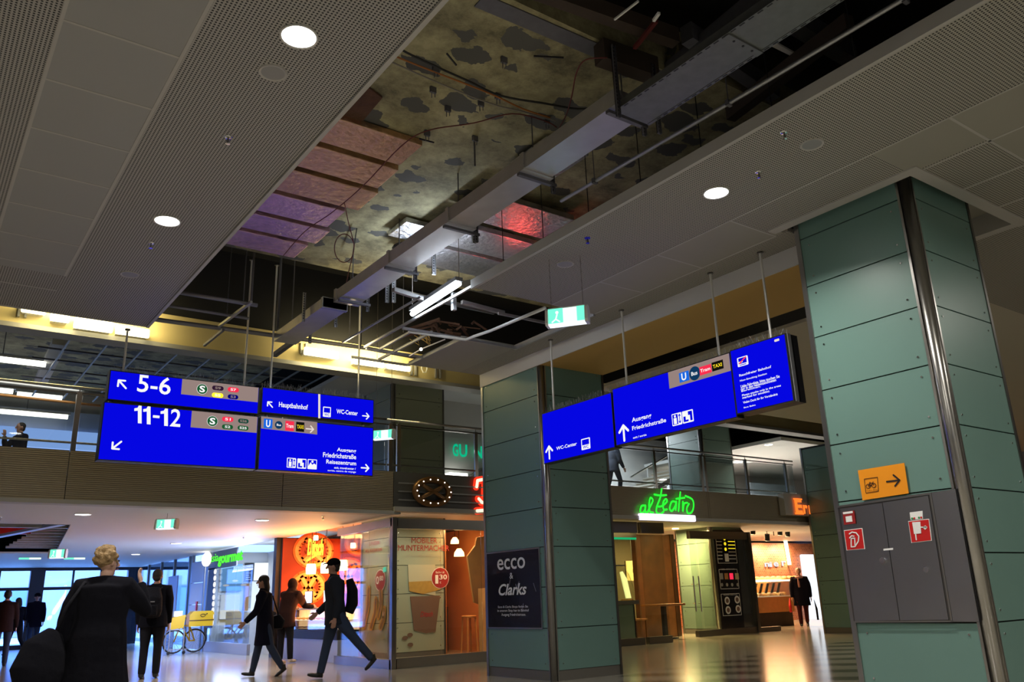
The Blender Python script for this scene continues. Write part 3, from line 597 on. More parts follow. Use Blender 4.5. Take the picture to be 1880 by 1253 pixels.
# --- emergency exit lanterns
def exit_sign(label, c, w, h, dep, yaw, wires, z1, green=1, arm=None):
    c = Vector(c); t = thing('exit_lantern', label, 'exit sign', c, 'illuminated emergency exit lanterns')
    R_ = Matrix.Rotation(yaw, 3, 'Z'); X = R_ @ Vector((1, 0, 0)); N_ = R_ @ Vector((0, -1, 0))
    fr = Frame(c-X*w/2, X, N_, 'z', 0)
    MB().prism([fr.p(a, b, 0) for a, b in ((0, .02), (w, .02), (w, h-.01), (0, h-.01))], -N_*dep*.35).build('light_box', 'exit_white', t)
    rect(fr, (.0, .02), (w*.4, h-.01), 'exit_green', t, 'pictogram', .004, px=False); rect(fr, (w*.78, .02), (w, h-.01), 'exit_green', t, 'pictogram', .004, px=False)
    disc(fr, (w*.24, h*.72), h*.09, 'exit_white', t, 'pictogram_detail', .007, px=False); stroke(fr, [[(w*.24, h*.6), (w*.2, h*.35), (w*.1, h*.2)], [(w*.2, h*.35), (w*.3, h*.2)]], h*.08, 'exit_white', t, 'pictogram_detail', .007)
    mb = MB(); pr = [fr.p(w, -.0, .03), fr.p(w, h*.15, .045), fr.p(w, h*.85, .03), fr.p(w, h, 0), fr.p(w, h, -dep*.5), fr.p(w, h*.7, -dep*.75), fr.p(w, .0, -dep*.6)]
    mb.prism(pr, X*.035); mb.build('end_cap', 'white_plastic', t, bevel=.004)
    MB().prism([q-X*(w+.03) for q in pr], X*.03).build('end_cap', 'white_plastic', t)
    MB().prism([fr.p(0, h-.012, .0), fr.p(w, h-.012, .0), fr.p(w, h-.012, -dep*.5), fr.p(0, h-.012, -dep*.5)], (0, 0, .014)).build('top_cover', 'white_plastic', t)
    MB().prism([fr.p(0, 0, .02), fr.p(w, 0, .02), fr.p(w, 0, -dep*.5), fr.p(0, 0, -dep*.5)], (0, 0, .02)).build('lower_lens', 'screen', t)
    for u in wires: MB().tube([fr.p(u, h, -dep*.2), fr.p(u, z1-c.z, -dep*.2)], .0035, 6).build('suspension_wire', 'cable_grey', t)
    return t
c0 = at(1030, 588, 'x', 5.55); exit_sign('green lit exit sign hanging on chains before the poster column', (5.47, 6.45, 3.87), .40, .20, .15, radians(-52), (.03, .38), ZC)
c1 = at(703, 802, 'y', 12.6); exit_sign('small exit sign on two wires right of the blue platform signs', (c1.x, 12.6, c1.z-.05), .34, .17, .13, radians(-50), (.03, .31), 7.0)
exit_sign('exit sign under the balcony ceiling in the middle of the passage', (3.55, 14.6, 2.36), .30, .17, .12, radians(-40), (.15,), 2.62)
exit_sign('distant small exit lantern behind the curly haired person', (2.9, 21.0, 2.25), .30, .2, .12, radians(-30), (.15,), 2.62)
# --- long green exit strips above the entrance
for i, (px, lb) in enumerate(((55, 'left green-white light strip above the entrance doors'), (137, 'right green-white light strip above the entrance doors'))):
    q = at(px, 1025, 'y', 27.4); t = thing('exit_light_strip', lb, 'exit sign', (q.x, 27.4, q.z-.06), 'light strips above the entrance')
    MB().box(q.x-.28, q.x+.28, 27.38, 27.46, q.z-.05, q.z+.04).build('housing', 'white_plastic', t); MB().box(q.x-.27, q.x-.02, 27.37, 27.38, q.z-.04, q.z+.03).build('green_lens', 'exit_green', t); MB().box(q.x-.02, q.x+.27, 27.37, 27.38, q.z-.04, q.z+.03).build('white_lens', 'exit_white', t)
    MB().cyl((q.x, 27.42, q.z), (q.x, 27.42, 2.62), .01, 8).build('hanger', 'galv', t)

# ================================================================ POSTER on the middle column
FC = Frame((7.475, 0, 0), (0, -1, 0), (-1, 0, 0), 'x', 7.475)
Kc = lambda X, Y: (700+.28169*X, 900+.28169*Y)
t = thing('framed_poster', 'dark glossy shoe shop poster in a thin frame on the middle column', 'poster', (7.46, 10.37, .67))
(pu0, pv0), (pu1, pv1) = (-11.04, .67), (-9.69, 1.78)
rect(FC, (pu0, pv0), (pu1, pv1), 'steel', t, 'frame', .012, .012, px=False); rect(FC, (pu0+.02, pv0+.02), (pu1-.02, pv1-.02), 'poster_dark', t, 'sheet', .015, .003, px=False)
def ptext(s_, a, b, bold=.0, mt='white_ink', sh=0): text(FC, s_, Kc(*a), Kc(*b), mt, t, .018, bold, shear=sh)
ptext('ecco', (763, 525), (942, 436), .01); ptext('&', (843, 580), (864, 540)); ptext('Clarks', (772, 690), (952, 605), .02, sh=.3)
ptext('Ecco & Clarks Shops finden Sie', (768, 771), (962, 752)); ptext('in unserem Shop hier im Bahnhof', (764, 796), (968, 776)); ptext('Ausgang Friedrichstrasse.', (790, 822), (948, 803))
for k in range(7):
    y0 = random.uniform(9.75, 10.9); z0 = random.uniform(.8, 1.7)
    stroke(FC, [[(-y0, z0), (-y0+random.uniform(-.08, .08), z0-random.uniform(.05, .16))]], .003, 'scratch', t, 'crease', .017, rnd=False) if k < 5 else None

# ================================================================ FIRE CABINET in the big column
FB = Frame((7.05, 0, 0), (0, -1, 0), (-1, 0, 0), 'x', 7.035)
Z7 = lambda X, Y: (1500+.34545*X, 820+.34545*Y)
t = thing('fire_cabinet', 'brushed steel fire cabinet with red pictogram stickers in the big column', 'cabinet', (7.02, 4.05, .8))
def q4(pts, mt, nm, d=.01, th=.012, par=None): return quad(FB, [Z7(*p) for p in pts], mt, par or t, nm, d, th)
q4([(735, 226), (108, 318), (195, 938), (865, 935)], 'steel_dark', 'frame', .012, .03)
dl = q4([(347, 302), (124, 332), (204, 930), (440, 925)], 'brushed', 'door', .020, .01); dr = q4([(592, 262), (351, 300), (444, 925), (700, 921)], 'brushed', 'door', .020, .01)
q4([(736, 228), (607, 247), (724, 932), (863, 932)], 'brushed', 'side_panel', .020, .01)
for A, B in (((607, 247), (724, 932)),): q4([(600, 246), (609, 245), (724, 934), (716, 934)], 'steel', 'frame_strip', .026, .006)
q4([(108, 318), (112, 328), (604, 256), (600, 245)], 'steel', 'frame_strip', .026, .006); q4([(196, 938), (196, 930), (720, 926), (722, 935)], 'steel', 'frame_strip', .026, .006)
q4([(741, 226), (735, 227), (862, 935), (869, 935)], 'black', 'gap_shadow_strip', .006, .006)  # black strip painted as the shadow in the cabinet's edge gap
u, v = FB.uv(*Z7(352, 608)); lk = MB().cyl(FB.p(u, v, .02), FB.p(u, v, .03), .028, 20).build('lock', 'chrome', t); u, v = FB.uv(*Z7(583, 657)); MB().cyl(FB.p(u, v, .02), FB.p(u, v, .03), .024, 20).build('lock', 'chrome', t)
q4([(355, 545), (406, 540), (407, 550), (356, 555)], 'white', 'sticker', .023, .002)
FBz = t
def decal(pts, mt, nm, d=.023): return q4(pts, mt, nm, d, .002)
decal([(145, 447), (243, 434), (258, 546), (160, 554)], 'white', 'extinguisher_sticker'); decal([(148, 450), (240, 438), (254, 543), (163, 551)], 'red', 'extinguisher_sticker', .025)
decal([(487, 398), (598, 385), (613, 502), (504, 514)], 'white', 'hose_sticker'); decal([(490, 401), (595, 389), (609, 499), (507, 511)], 'red', 'hose_sticker', .025)
decal([(140, 350), (202, 341), (211, 410), (149, 418)], 'red_dark', 'alarm_sticker', .03); decal([(143, 351), (194, 344), (196, 355), (145, 362)], 'white', 'alarm_sticker', .033); decal([(157, 374), (190, 369), (194, 400), (161, 404)], 'white', 'alarm_sticker', .033)
FBp = lambda pts: [FB.uv(*Z7(*p)) for p in pts]
for pl, w in (([[(186, 490), (186, 535), (207, 533), (204, 488), (186, 490)], [(178, 487), (188, 476), (200, 478)], [(176, 466), (190, 456), (212, 460), (226, 478), (224, 505), (208, 530)]], .010),
             ([[(570, 431), (580, 425), (585, 433), (578, 440), (570, 431)], [(556, 430), (586, 430)], [(528, 465), (532, 497)]], .010)):
    mb = stroke(FB, [FBp(q) for q in pl], w, 'white', t, 'pictogram', .029)
decal([(510, 404), (553, 401), (558, 463), (520, 467)], 'white', 'pictogram', .029)
decal([(495, 352), (563, 343), (565, 386), (500, 392)], 'white', 'label_sticker')
for i, c_ in enumerate(((509, 384, 'green_dot'), (520, 383, 'red'), (545, 380, 'green_dot'), (557, 379, 'red'))): disc(FB, Z7(c_[0], c_[1]), .009, c_[2], t, 'label_dot', .026, n=12)
# bicycle sign
t = thing('direction_plate', 'orange plate with a bicycle pictogram and an arrow on the big column', 'sign', (7.03, 4.35, 2.0))
q4([(217, 128), (463, 88), (487, 250), (242, 287)], 'orange_sign', 'plate', .016, .006, t)
stroke(FB, [FBp(q) for q in ([(372, 188), (432, 181)], [(407, 153), (440, 180), (416, 211)])], .014, 'black', t, 'arrow', .020)
stroke(FB, [FBp(q) for q in ([(252, 174), (322, 164), (328, 238), (261, 248), (252, 174)],)], .004, 'wood_dark', t, 'border', .020, rnd=False)
pts = []
for cx, cy in ((273, 212), (303, 208)): pts.append([FB.uv(*Z7(cx+11*cos(k*pi/8), cy+11*sin(k*pi/8))) for k in range(17)])
pts += [FBp([(273, 212), (281, 196), (297, 194), (303, 208)]), FBp([(281, 196), (289, 210), (297, 194)]), FBp([(273, 212), (289, 210)]), FBp([(278, 192), (285, 191)]), FBp([(296, 190), (302, 189)])]
stroke(FB, pts, .005, 'wood_dark', t, 'bicycle_pictogram', .020, rnd=False)
text(FB, 'Call a Bike', Z7(266, 240), Z7(322, 226), 'wood_dark', t, .020)
# ================================================================ INSIDE THE OPEN CEILING
def pz(px, py, z): return at(px, py, 'z', z)
# boxed steel duct with collars and slotted hangers
def slotted(mb, p, L_, w=.04):
    x, y, z = p
    mb.box(x-w/2, x+w/2, y-.004, y+.004, z-L_, z).box(x-w/2, x-w/2+.004, y-.02, y+.004, z-L_, z).box(x+w/2-.004, x+w/2, y-.02, y+.004, z-L_, z)
    mb.m(1)
    k = int(L_/.035)
    for i in range(k): mb.box(x-.007, x+.007, y-.0065, y-.004, z-.03-.035*i, z-.012-.035*i)
    mb.m(0)
t = thing('steel_duct', 'long boxed grey metal duct running through the open ceiling', 'duct', (4.3, 7, 4.95))
ys = [4.25, 5.55, 6.9, 8.25, 9.75]
for a, b in zip(ys, ys[1:]):
    MB().m(0).box(4.27, 4.60, a+.01, b-.01, 4.95, 5.10).build('duct_section', 'duct_metal', t)
    MB().box(4.255, 4.615, b-.03, b+.03, 4.935, 5.115).build('collar', 'duct_metal', t)
for y in (4.35, 5.6, 6.95, 8.3, 9.6):
    mb = MB(); slotted(mb, (4.66, y, 5.16), .34); mb.box(4.25, 4.70, y-.02, y+.02, 4.90, 4.93); mb.build('hanger', ['galv_dark', 'black'], t); MB().cyl((4.44, y, 5.1), (4.44, y, 5.62), .007, 6).build('threaded_rod', 'galv_dark', t)
t = thing('steel_duct', 'short far duct end with a warm lit underside above the blue signs', 'duct', (4.3, 10.4, 4.9))
MB().box(4.12, 4.46, 9.80, 11.6, 4.86, 4.99).build('duct_section', 'duct_metal', t); MB().box(4.11, 4.47, 9.80, 9.86, 4.85, 5.0).build('collar', 'galv', t)
for hx, hy in ((4.52, 10.3), (4.05, 10.3), (4.52, 11.2)):
    mb = MB(); slotted(mb, (hx, hy, 5.2), .42); mb.build('hanger', ['galv', 'black'], t)
# cable tray
t = thing('cable_tray', 'galvanised cable tray with slotted flanges at the upper right of the opening', 'cable tray', (4.42, 2, 4.86))
mb = MB().box(4.26, 4.60, -.6, 4.25, 4.86, 4.865); mb.build('tray_floor', 'tray', t)
for x, sg in ((4.26, -1), (4.60, 1)):
    mb = MB().m(0).box(x-.003, x+.003, -.6, 4.25, 4.86, 4.95).box(x-.028*(sg < 0)-.0, x+.028*(sg > 0), -.6, 4.25, 4.857, 4.861).m(1)
    for i in range(60): y = -.5+i*.078; mb.box(x-.021 if sg < 0 else x+.008, x-.009 if sg < 0 else x+.020, y, y+.045, 4.8555, 4.8575)
    mb.build('slotted_flange', ['tray', 'black'], t)
for y in (2.0, 3.1, .9):
    mb = MB().box(4.24, 4.62, y-.03, y+.03, 4.845, 4.857).m(1)
    for x in (4.33, 4.43, 4.53): mb.cyl((x, y, 4.842), (x, y, 4.846), .01, 10)
    mb.m(0); mb.build('joint_plate', ['tray', 'black'], t)
for hx in (4.22, 4.68):
    mb = MB(); slotted(mb, (hx, 4.2, 5.45), .68); mb.build('hanger', ['galv_dark', 'black'], t)
# conduits and pipes
def pipe(name, label, cat, pts, r, mt='pipe', group=None, n=12, clamps=(), parent=None):
    mb = MB().tube(pts, r, n); o = mb.build(name, mt, smooth=True)
    tag(o, label, cat, group)
    if clamps:
        org = ORG[o.name]
        for c in clamps:
            c = Vector(c); MB().box(c.x-r*1.5, c.x+r*1.5, c.y-.015, c.y+.015, c.z-r*1.4, c.z+r*1.4).cyl(c, c+Vector((0, 0, .5)), .005, 6).build('pipe_clamp', 'galv_dark', o)
    return o
pipe('conduit', 'long straight grey conduit running beside the perforated ceiling edge', 'pipe', [(4.93, 5.80, 4.9), (5.0, 3.4, 4.9), (5.05, -.8, 4.9)], .018, 'galv', clamps=[(4.94, 5.3, 4.9), (4.99, 3.7, 4.9), (5.03, 2.2, 4.9)])
PG = 'pipes and bars above the blue platform signs'
LB = lambda X, Y: (300+.31915*X, 400+.31915*Y)
def lb(X, Y, z): return pz(*LB(X, Y), z)
pipe('pipe', 'thick grey pipe crossing the opening just above the platform signs', 'pipe', [lb(-400, 530, 4.95), lb(0, 592, 4.95), lb(640, 678, 4.95), lb(1150, 748, 4.95), lb(1500, 812, 4.95)], .032, 'pipe', PG)
pipe('pipe', 'upper short grey bar with a cut end left of the sign rods', 'pipe', [lb(60, 425, 4.95), lb(540, 505, 4.95)], .026, 'pipe', PG)
pipe('pipe', 'lower short grey bar beneath the cut-off bar', 'pipe', [lb(-60, 492, 4.95), lb(490, 580, 4.95)], .020, 'pipe', PG)
pipe('pipe', 'dark far pipe high behind the hanging rods', 'pipe', [lb(60, 355, 6.5), lb(640, 450, 6.5), lb(1350, 590, 6.5)], .05, 'galv_dark', PG, clamps=[lb(200, 378, 6.5), lb(1000, 522, 6.5)])
def bar(name, label, cat, a, b, w, mt, group=None, h=None): o = MB().bar(a, b, w, h).build(name, mt); return tag(o, label, cat, group)
bar('steel_bar', 'pale bright steel bar leaning across the grey bars', 'bar', lb(505, 485, 4.93), lb(320, 625, 4.93), .035, 'galv', PG); bar('steel_bar', 'dim lower end bar below the pale leaning bar', 'bar', lb(345, 645, 4.85), lb(235, 735, 4.85), .035, 'galv_dark', PG)
bar('ceiling_rail', 'thin bright rail running under the open ceiling towards the white floodlight', 'rail', lb(1030, 718, 4.7), lb(1480, 455, 4.7), .022, 'galv'); bar('ceiling_rail', 'thin steel rail along the edge of the missing panels', 'rail', (5.12, 7.75, 4.66), (5.12, 10.6, 4.66), .03, 'galv')
bar('ceiling_rail', 'steel rail from the lamp cable towards the sloping panel', 'rail', lb(1225, 768, 4.66), lb(1430, 652, 4.66), .03, 'galv'); bar('steel_beam', 'wide dark flange bar behind the cream beam lamps', 'beam', lb(640, 790, 5.0), lb(900, 600, 5.0), .07, 'galv_dark')
pipe('pipe', 'dark pipe behind the fluorescent tube', 'pipe', [lb(1320, 410, 5.2), lb(1480, 455, 5.2), lb(1900, 545, 5.2)], .035, 'galv', PG)
for i, (X, Y0, Y1, r_, lbx) in enumerate(((505, 150, 480, .015, 'thin'), (365, 270, 560, .006, 'thinnest'), (460, 150, 480, .008, 'thin pale'), (655, 250, 640, .022, 'thick dark'), (735, 395, 690, .010, 'speckled'), (1135, 440, 740, .012, 'narrow grey'), (1070, 470, 700, .008, 'slim black'), (1380, 370, 660, .006, 'wire-thin'))):
    a = lb(X, Y1, 5.0); b = Vector((a.x, a.y, 7.0)); o = MB().cyl(a, b, r_, 8).build('threaded_rod', 'galv_dark'); tag(o, f'{lbx} vertical threaded rod, {["first","second","third","fourth","fifth","sixth","seventh","eighth"][i]} in the row over the signs', 'rod', 'threaded rods above the signs')
    if i == 3: MB().lathe((a.x, a.y, 0), [(.10, 6.2), (.10, 6.24)], 16).build('foot_plate', 'galv_dark', o)
# frame of the removed panels, white conduit to the exit lantern
t = thing('panel_frame', 'open metal frame where ceiling panels are missing by the middle column', 'frame', (6.2, 9.0, 4.6))
for a, b in (((5.14, 10.6, 4.64), (6.1, 10.6, 4.64)), ((6.1, 9.5, 4.64), (6.1, 11.1, 4.64)), ((5.14, 9.5, 4.64), (7.05, 9.5, 4.64)), ((7.05, 7.75, 4.64), (7.05, 9.55, 4.64)), ((5.6, 9.5, 4.66), (5.6, 11.1, 4.66)), ((6.1, 8.6, 4.75), (7.05, 8.6, 4.75)), ((5.15, 11.1, 4.64), (6.1, 11.1, 4.64))): MB().bar(a, b, .03, .035).build('frame_bar', 'galv', t)
cA, cB, cC = lb(1410, 655, 4.62), lb(1740, 702, 4.62), Vector((5.62, 6.55, 4.05))
pipe('conduit', 'white bent cable conduit reaching to the chained exit sign', 'pipe', [cA, cB, pz(870, 618, 4.58), pz(900, 608, 4.5), pz(1000, 566, 4.16)], .02, 'white_plastic')
t = thing('debris_heap', 'brown torn insulation bundle lying on the bare ceiling frame', 'insulation', lb(1600, 665, 4.72))
mb = MB(); c = lb(1600, 650, 4.75)
for i in range(14):
    a = c+Vector((random.uniform(-.3, .45), random.uniform(-.25, .25), random.uniform(-.02, .12))); mb.tube([a, a+Vector((random.uniform(-.2, .2), random.uniform(-.2, .2), .04)), a+Vector((random.uniform(-.3, .3), random.uniform(-.3, .3), -.03))], random.uniform(.008, .03), 6)
mb.build('insulation_scraps', 'rust', t)
t = thing('loose_cable', 'tangle of yellow wires hanging beside the small bright bulb', 'cable', lb(1480, 700, 4.7))
mb = MB(); c = lb(1490, 695, 4.68)
for i in range(9):
    a = c+Vector((random.uniform(-.12, .12), random.uniform(-.1, .1), .05)); mb.tube([a, a+Vector((.05, .02, -.12*random.random()-.04)), a+Vector((random.uniform(-.1, .14), .05, random.uniform(-.1, .05)))], .006, 6)
mb.build('wires', 'cable_yellow', t)
# work lamp: bright fluorescent tube
a, b = pz(757, 577, 4.72), pz(843, 521, 4.72)
t = thing('work_light', 'glaring blue-white fluorescent tube in the middle of the open ceiling', 'lamp', (a+b)/2)
MB().tube([a, b], .032, 14).build('tube', 'tube', t, smooth=True); MB().bar(a+Vector((0, 0, .06)), b+Vector((0, 0, .06)), .10, .05).build('batten', 'galv', t)
for q in (a, b): MB().cyl(q+Vector((0, 0, .0)), q+Vector((0, 0, .8)), .004, 6).build('hanging_wire', 'cable_grey', t)
l = area('work_light_glow', (a+b)/2+Vector((0, 0, .13)), 1.1, 24, (.75, .85, 1), (pi, 0, atan2(b.y-a.y, b.x-a.x)), .12); l2 = area('work_light_glow', (a+b)/2+Vector((0, 0, -.05)), 1.1, 22, (.75, .85, 1), (0, 0, atan2(b.y-a.y, b.x-a.x)), .1)
# little bulb on a stick
q = lb(1482, 757, 4.62); t = thing('bulb', 'tiny bright bulb at the end of a white stick on the bare frame', 'lamp', q); MB().ball(q, .022).build('glass_bulb', 'lamp', t); MB().bar(q, lb(1415, 797, 4.6), .014).build('holder', 'white_plastic', t); MB().bar(q, lb(1620, 700, 4.68), .014).build('holder', 'white_plastic', t)
q = pz(615, 538, 5.25); l = area('duct_end_fill', (4.9, 10.6, 4.6), .12, 14, (1, .8, .4), (pi, radians(35), 0))  # added warm light without a fixture, brightens the underside of the far duct
# slotted brackets standing in the blue light
for i, (px, y0, y1, z) in enumerate(((710, 520, 556, 4.75), (722, 517, 556, 4.75), (870, 410, 447, 5.1), (796, 472, 505, 5.0))):
    q = pz(px, y1, z); mb = MB(); slotted(mb, (q.x, q.y, q.z+.42), .42, .05); tag(mb.build('slotted_bracket', ['galv', 'black']), ['left one of the twin slotted brackets lit blue', 'right one of the twin slotted brackets lit blue', 'slotted bracket beside the far silver foil', 'slotted bracket at the duct above the fluorescent tube'][i], 'bracket', 'slotted brackets')
bar('steel_bar', 'blue-lit channel reaching from the twin brackets to the tube', 'bar', pz(722, 532, 4.72), pz(775, 549, 4.72), .05, 'galv', PG); bar('steel_bar', 'pale stub hanging right of the fluorescent tube', 'bar', pz(833, 545, 4.72)-Vector((0, 0, .18)), pz(833, 545, 4.72)+Vector((0, 0, .05)), .05, 'galv', PG)
bar('steel_bar', 'reddish grey channel running right from the fluorescent tube', 'bar', pz(848, 555, 4.9), pz(925, 575, 4.9), .05, 'galv', PG)
# foil insulation boards under the slab
rows = [(722, 262, 598, 234), (694, 301, 566, 264), (685, 341, 534, 303), (651, 381, 501, 343), (600, 414, 468, 380), (553, 447, 436, 417), (545, 470, 413, 445)]
zz = 5.52; yb = [(pz(r[0], r[1], zz).y) for r in rows]; xr = [3.80, 3.84, 3.90, 3.78, 3.86, 3.80]
nm = ['first from the top, coppery', 'second from the top, coppery', 'third from the top, brownish pink', 'fourth from the top, pink', 'fifth from the top, mauve', 'lowest of the column, mauve']
y0 = 6.48; yl = [6.48, 7.06, 7.65, 8.27, 8.88, 9.42, 10.0]
for i in range(6):
    a, b = yl[i], yl[i+1]; mb = MB(); N = 14
    o = MB().box(1.9, xr[i]-.05, a+.05, b-.05, zz, zz+.07).build('foil_board', 'foil_copper_reflection' if i < 3 else 'foil_pink_reflection', bevel=.008); tag(o, f'crinkled foil insulation board, {nm[i]}', 'insulation board', 'foil boards left of the duct')
for i, (x0, x1, y0, y1, z, lb_) in enumerate(((4.45, 4.98, 8.15, 8.62, 5.5, 'small silver foil board above the left flank of the duct'), (4.75, 5.3, 5.75, 6.4, 5.5, 'dark silver foil board right of the duct near its collar'), (4.72, 6.1, 6.95, 7.6, 5.45, 'wide dim silver foil board right of the duct'), (4.75, 6.3, 7.7, 8.3, 5.4, 'silver foil board with a red glow above the tube'), (4.75, 6.2, 8.4, 9.0, 5.4, 'bent bright silver foil board directly over the tube'))):
    o = MB().box(x0, x1, y0, y1, z, z+.07).build('foil_board', 'foil_silver', bevel=.008); tag(o, lb_, 'insulation board', 'foil boards beside the duct')
l = area('red_work_lamp', (6.0, 7.9, 4.95), .2, 2.2, (1, .08, .05), (pi, 0, 0))
o = MB().prism([pz(*q, 5.575) for q in ((600, 232), (642, 251), (702, 180), (668, 155))], (0, 0, .02)).build('rusty_sheet', 'rust'); tag(o, 'brown rusty square sheet beside the foil boards', 'sheet')
q = pz(740, 455, 5.45); o = MB().ball(q, (.14, .16, .05), 12, 6).build('plastic_bag', 'cable_black'); tag(o, 'black plastic lump tucked above the duct', 'bag')
# cables on the slab
def cable(label, pts, z, r, mt, group='cables strung under the concrete'):
    P_ = [pz(q[0], q[1], z) for q in pts]
    out = []
    for i in range(len(P_)-1):
        p0, p1, p2, p3 = P_[max(i-1, 0)], P_[i], P_[i+1], P_[min(i+2, len(P_)-1)]
        for k in range(5):
            s_ = k/5; out.append(.5*((2*p1)+(p2-p0)*s_+(2*p0-5*p1+4*p2-p3)*s_*s_+(3*p1-p0-3*p2+p3)*s_**3))
    out.append(P_[-1]); return tag(MB().tube(out, r, 6).build('cable', mt, smooth=True), label, 'cable', group)
cable('thick black cable sagging across the concrete', [(700, 60), (735, 90), (800, 122), (858, 148), (920, 176), (1000, 190), (1060, 200), (1110, 196)], 5.53, .011, 'cable_black')
cable('orange cable running below the black one', [(690, 85), (725, 103), (800, 133), (900, 172), (960, 200), (1010, 216)], 5.54, .009, 'cable_orange')
cable('pale grey cable under the orange one', [(715, 112), (800, 150), (900, 190), (960, 205), (1020, 222)], 5.55, .008, 'cable_grey')
cable('dark red wire crossing over the foil boards', [(520, 470), (560, 425), (610, 390), (668, 340), (735, 270), (785, 240), (870, 226), (940, 209), (1000, 222), (1022, 234)], 5.44, .006, 'cable_red')
cable('dark red wire dropping from the upper right brick edge', [(1115, 106), (1075, 110), (1058, 135), (1050, 175), (1040, 210), (1026, 236)], 5.3, .006, 'cable_red')
pts = [(635+20*cos(a), 458+28*sin(a)) for a in [k*pi/6 for k in range(-3, 10)]]
cable('red cable loop hanging beside the duct', [(632, 372), (640, 410), (648, 440)]+[(632+18*cos(k*pi/5), 456+26*sin(k*pi/5)) for k in range(0, 11)]+[(640, 500), (634, 530)], 5.25, .006, 'cable_red')
for i, (px, py) in enumerate(((800, 122), (795, 160), (914, 172), (925, 105), (883, 185), (1004, 218), (784, 240), (822, 195), (872, 250))):
    q = pz(px, py, 5.6); mb = MB().box(q.x-.03, q.x+.03, q.y-.012, q.y+.012, q.z-.06, q.z).cyl((q.x-.015, q.y, q.z-.06), (q.x-.015, q.y, q.z-.12), .004, 6).cyl((q.x+.02, q.y, q.z-.06), (q.x+.02, q.y, q.z-.10), .004, 6)
    tag(mb.build('cable_clip', 'galv_dark'), f'small metal cable clip on the concrete, {["on the thick black cable","on the pale grey cable","on the lower orange cable","above the cables, alone","low on the pale cable","where the cables meet the duct","at the bend of the red wire","alone left of centre","above the hanging rod"][i]}', 'clip', 'cable clips on the concrete')
q = pz(872, 305, 5.3); tag(MB().cyl(q, (q.x, q.y, 5.6), .009, 8).build('threaded_rod', 'galv_dark'), 'short rod hanging alone from the patched concrete', 'rod')
for i, (a, b) in enumerate((((820, 98), (838, 120)), ((980, 103), (1035, 106)), ((655, 420), (648, 465)), ((770, 255), (797, 262)))):
    bar('steel_bar', ['short dark stub on the upper concrete', 'short rusty stub near the brown edge', 'thin black stick beside the red loop', 'tiny nail-like stub by the copper board'][i], 'bar', pz(*a, 5.55), pz(*b, 5.5), .012, 'black', 'stubs on the concrete')
# dark services at the top right of the opening
DG = 'dark beams crossing the unlit ceiling'
for i, (a, b, w, z) in enumerate((((880, -20), (1200, 120), .16, 5.7), ((960, -30), (1240, 70), .10, 5.5), ((1210, 150), (1420, -20), .12, 5.6), ((1100, 95), (1200, 130), .14, 5.45), ((1260, 60), (1420, 170), .12, 5.7), ((1340, 210), (1560, 40), .10, 5.4), ((1430, 20), (1560, 100), .14, 5.9))):
    bar('steel_beam', ['dark beam along the broken concrete edge', 'thin dark beam at the very top', 'dark beam meeting the cable tray', 'short brown beam end at the concrete corner', 'dark beam behind the cable tray', 'dark duct edge right of the tray', 'dark cross beam near the top right corner'][i], 'beam', pz(*a, z), pz(*b, z), w, 'dark_brown' if i % 2 else 'galv_dark', DG, w*1.4)
o = MB().prism([pz(*q, 5.5) for q in ((1395, 75), (1405, 68), (1458, 98), (1452, 103))], (0, 0, .02)).build('steel_bar', 'white_plastic'); tag(o, 'pale yellowish stick right of the cable tray', 'bar')
bar('steel_bar', 'white thin stick at the top above the red strut', 'bar', pz(1128, 36, 5.3), pz(1172, 2, 5.3), .014, 'white_plastic'); bar('steel_bar', 'small white angle bracket high in the dark', 'bar', pz(1200, 38, 5.3), pz(1210, 24, 5.3), .022, 'white'); bar('steel_bar', 'dark red strut in the dark ceiling', 'bar', pz(1165, 88, 5.35), pz(1205, 38, 5.35), .03, 'cable_red')
for i in range(9):
    y = 1.2+i*.75; mb = MB().tube([(5.25, y, 4.75), (5.4, y+.4, 4.9), (5.3, y+.8, 4.76)], .006, 6).cyl((5.2, y, 4.68), (5.2, y, 5.5), .005, 6)
    tag(mb.build('hanger_wire', 'cable_black'), f'thin dark hanger wire above the right ceiling edge', 'wire', 'hanger wires above the right ceiling edge')

# ================================================================ LIGHTS ON THE CREAM BEAM
FGp = 'lamps shining on the cream beam'
for i, (xa, xb, z0, z1, lb_) in enumerate(((.98, 1.30, 5.31, 5.42, 'small oval lamp at the left end of the cream beam'), (1.36, 1.62, 5.24, 5.36, 'second small lamp on the cream beam'), (1.68, 2.22, 5.18, 5.36, 'widest glaring lamp panel on the left cream beam'), (2.26, 2.75, 5.18, 5.32, 'glaring lamp panel just left of the sign rod'),
        (5.30, 5.95, 5.28, 5.42, 'round glaring lamp in the middle of the cream beam'), (6.25, 6.85, 5.24, 5.36, 'long lamp panel right of the round glare'), (6.92, 7.40, 5.24, 5.34, 'last lamp panel before the white cable loop'))):
    t = thing('beam_lamp', lb_, 'lamp', ((xa+xb)/2, 13.36, z0), FGp)
    MB().box(xa, xb, 13.34, 13.40, z0, z1).build('diffuser', 'flood', t, bevel=.02); MB().box(xa+.02, xb-.02, 13.40, 13.55, z0+.02, z1-.02).build('housing', 'white_plastic', t)
area('beam_lamp_glow', (1.9, 13.1, 5.45), 1.6, 40, (1, .82, .4), (radians(70), 0, 0), .2); area('beam_lamp_glow', (6.3, 13.1, 5.45), 1.8, 50, (1, .82, .4), (radians(70), 0, 0), .2)
t = thing('loose_cable', 'white cable loop dangling at the right end of the cream beam', 'cable', (7.6, 13.4, 5.0)); MB().tube([at(*q, 'y', 13.4) for q in ((775, 668), (774, 678), (777, 684), (782, 684), (784, 678), (783, 668))], .012, 8).build('cable', 'white_plastic', t)
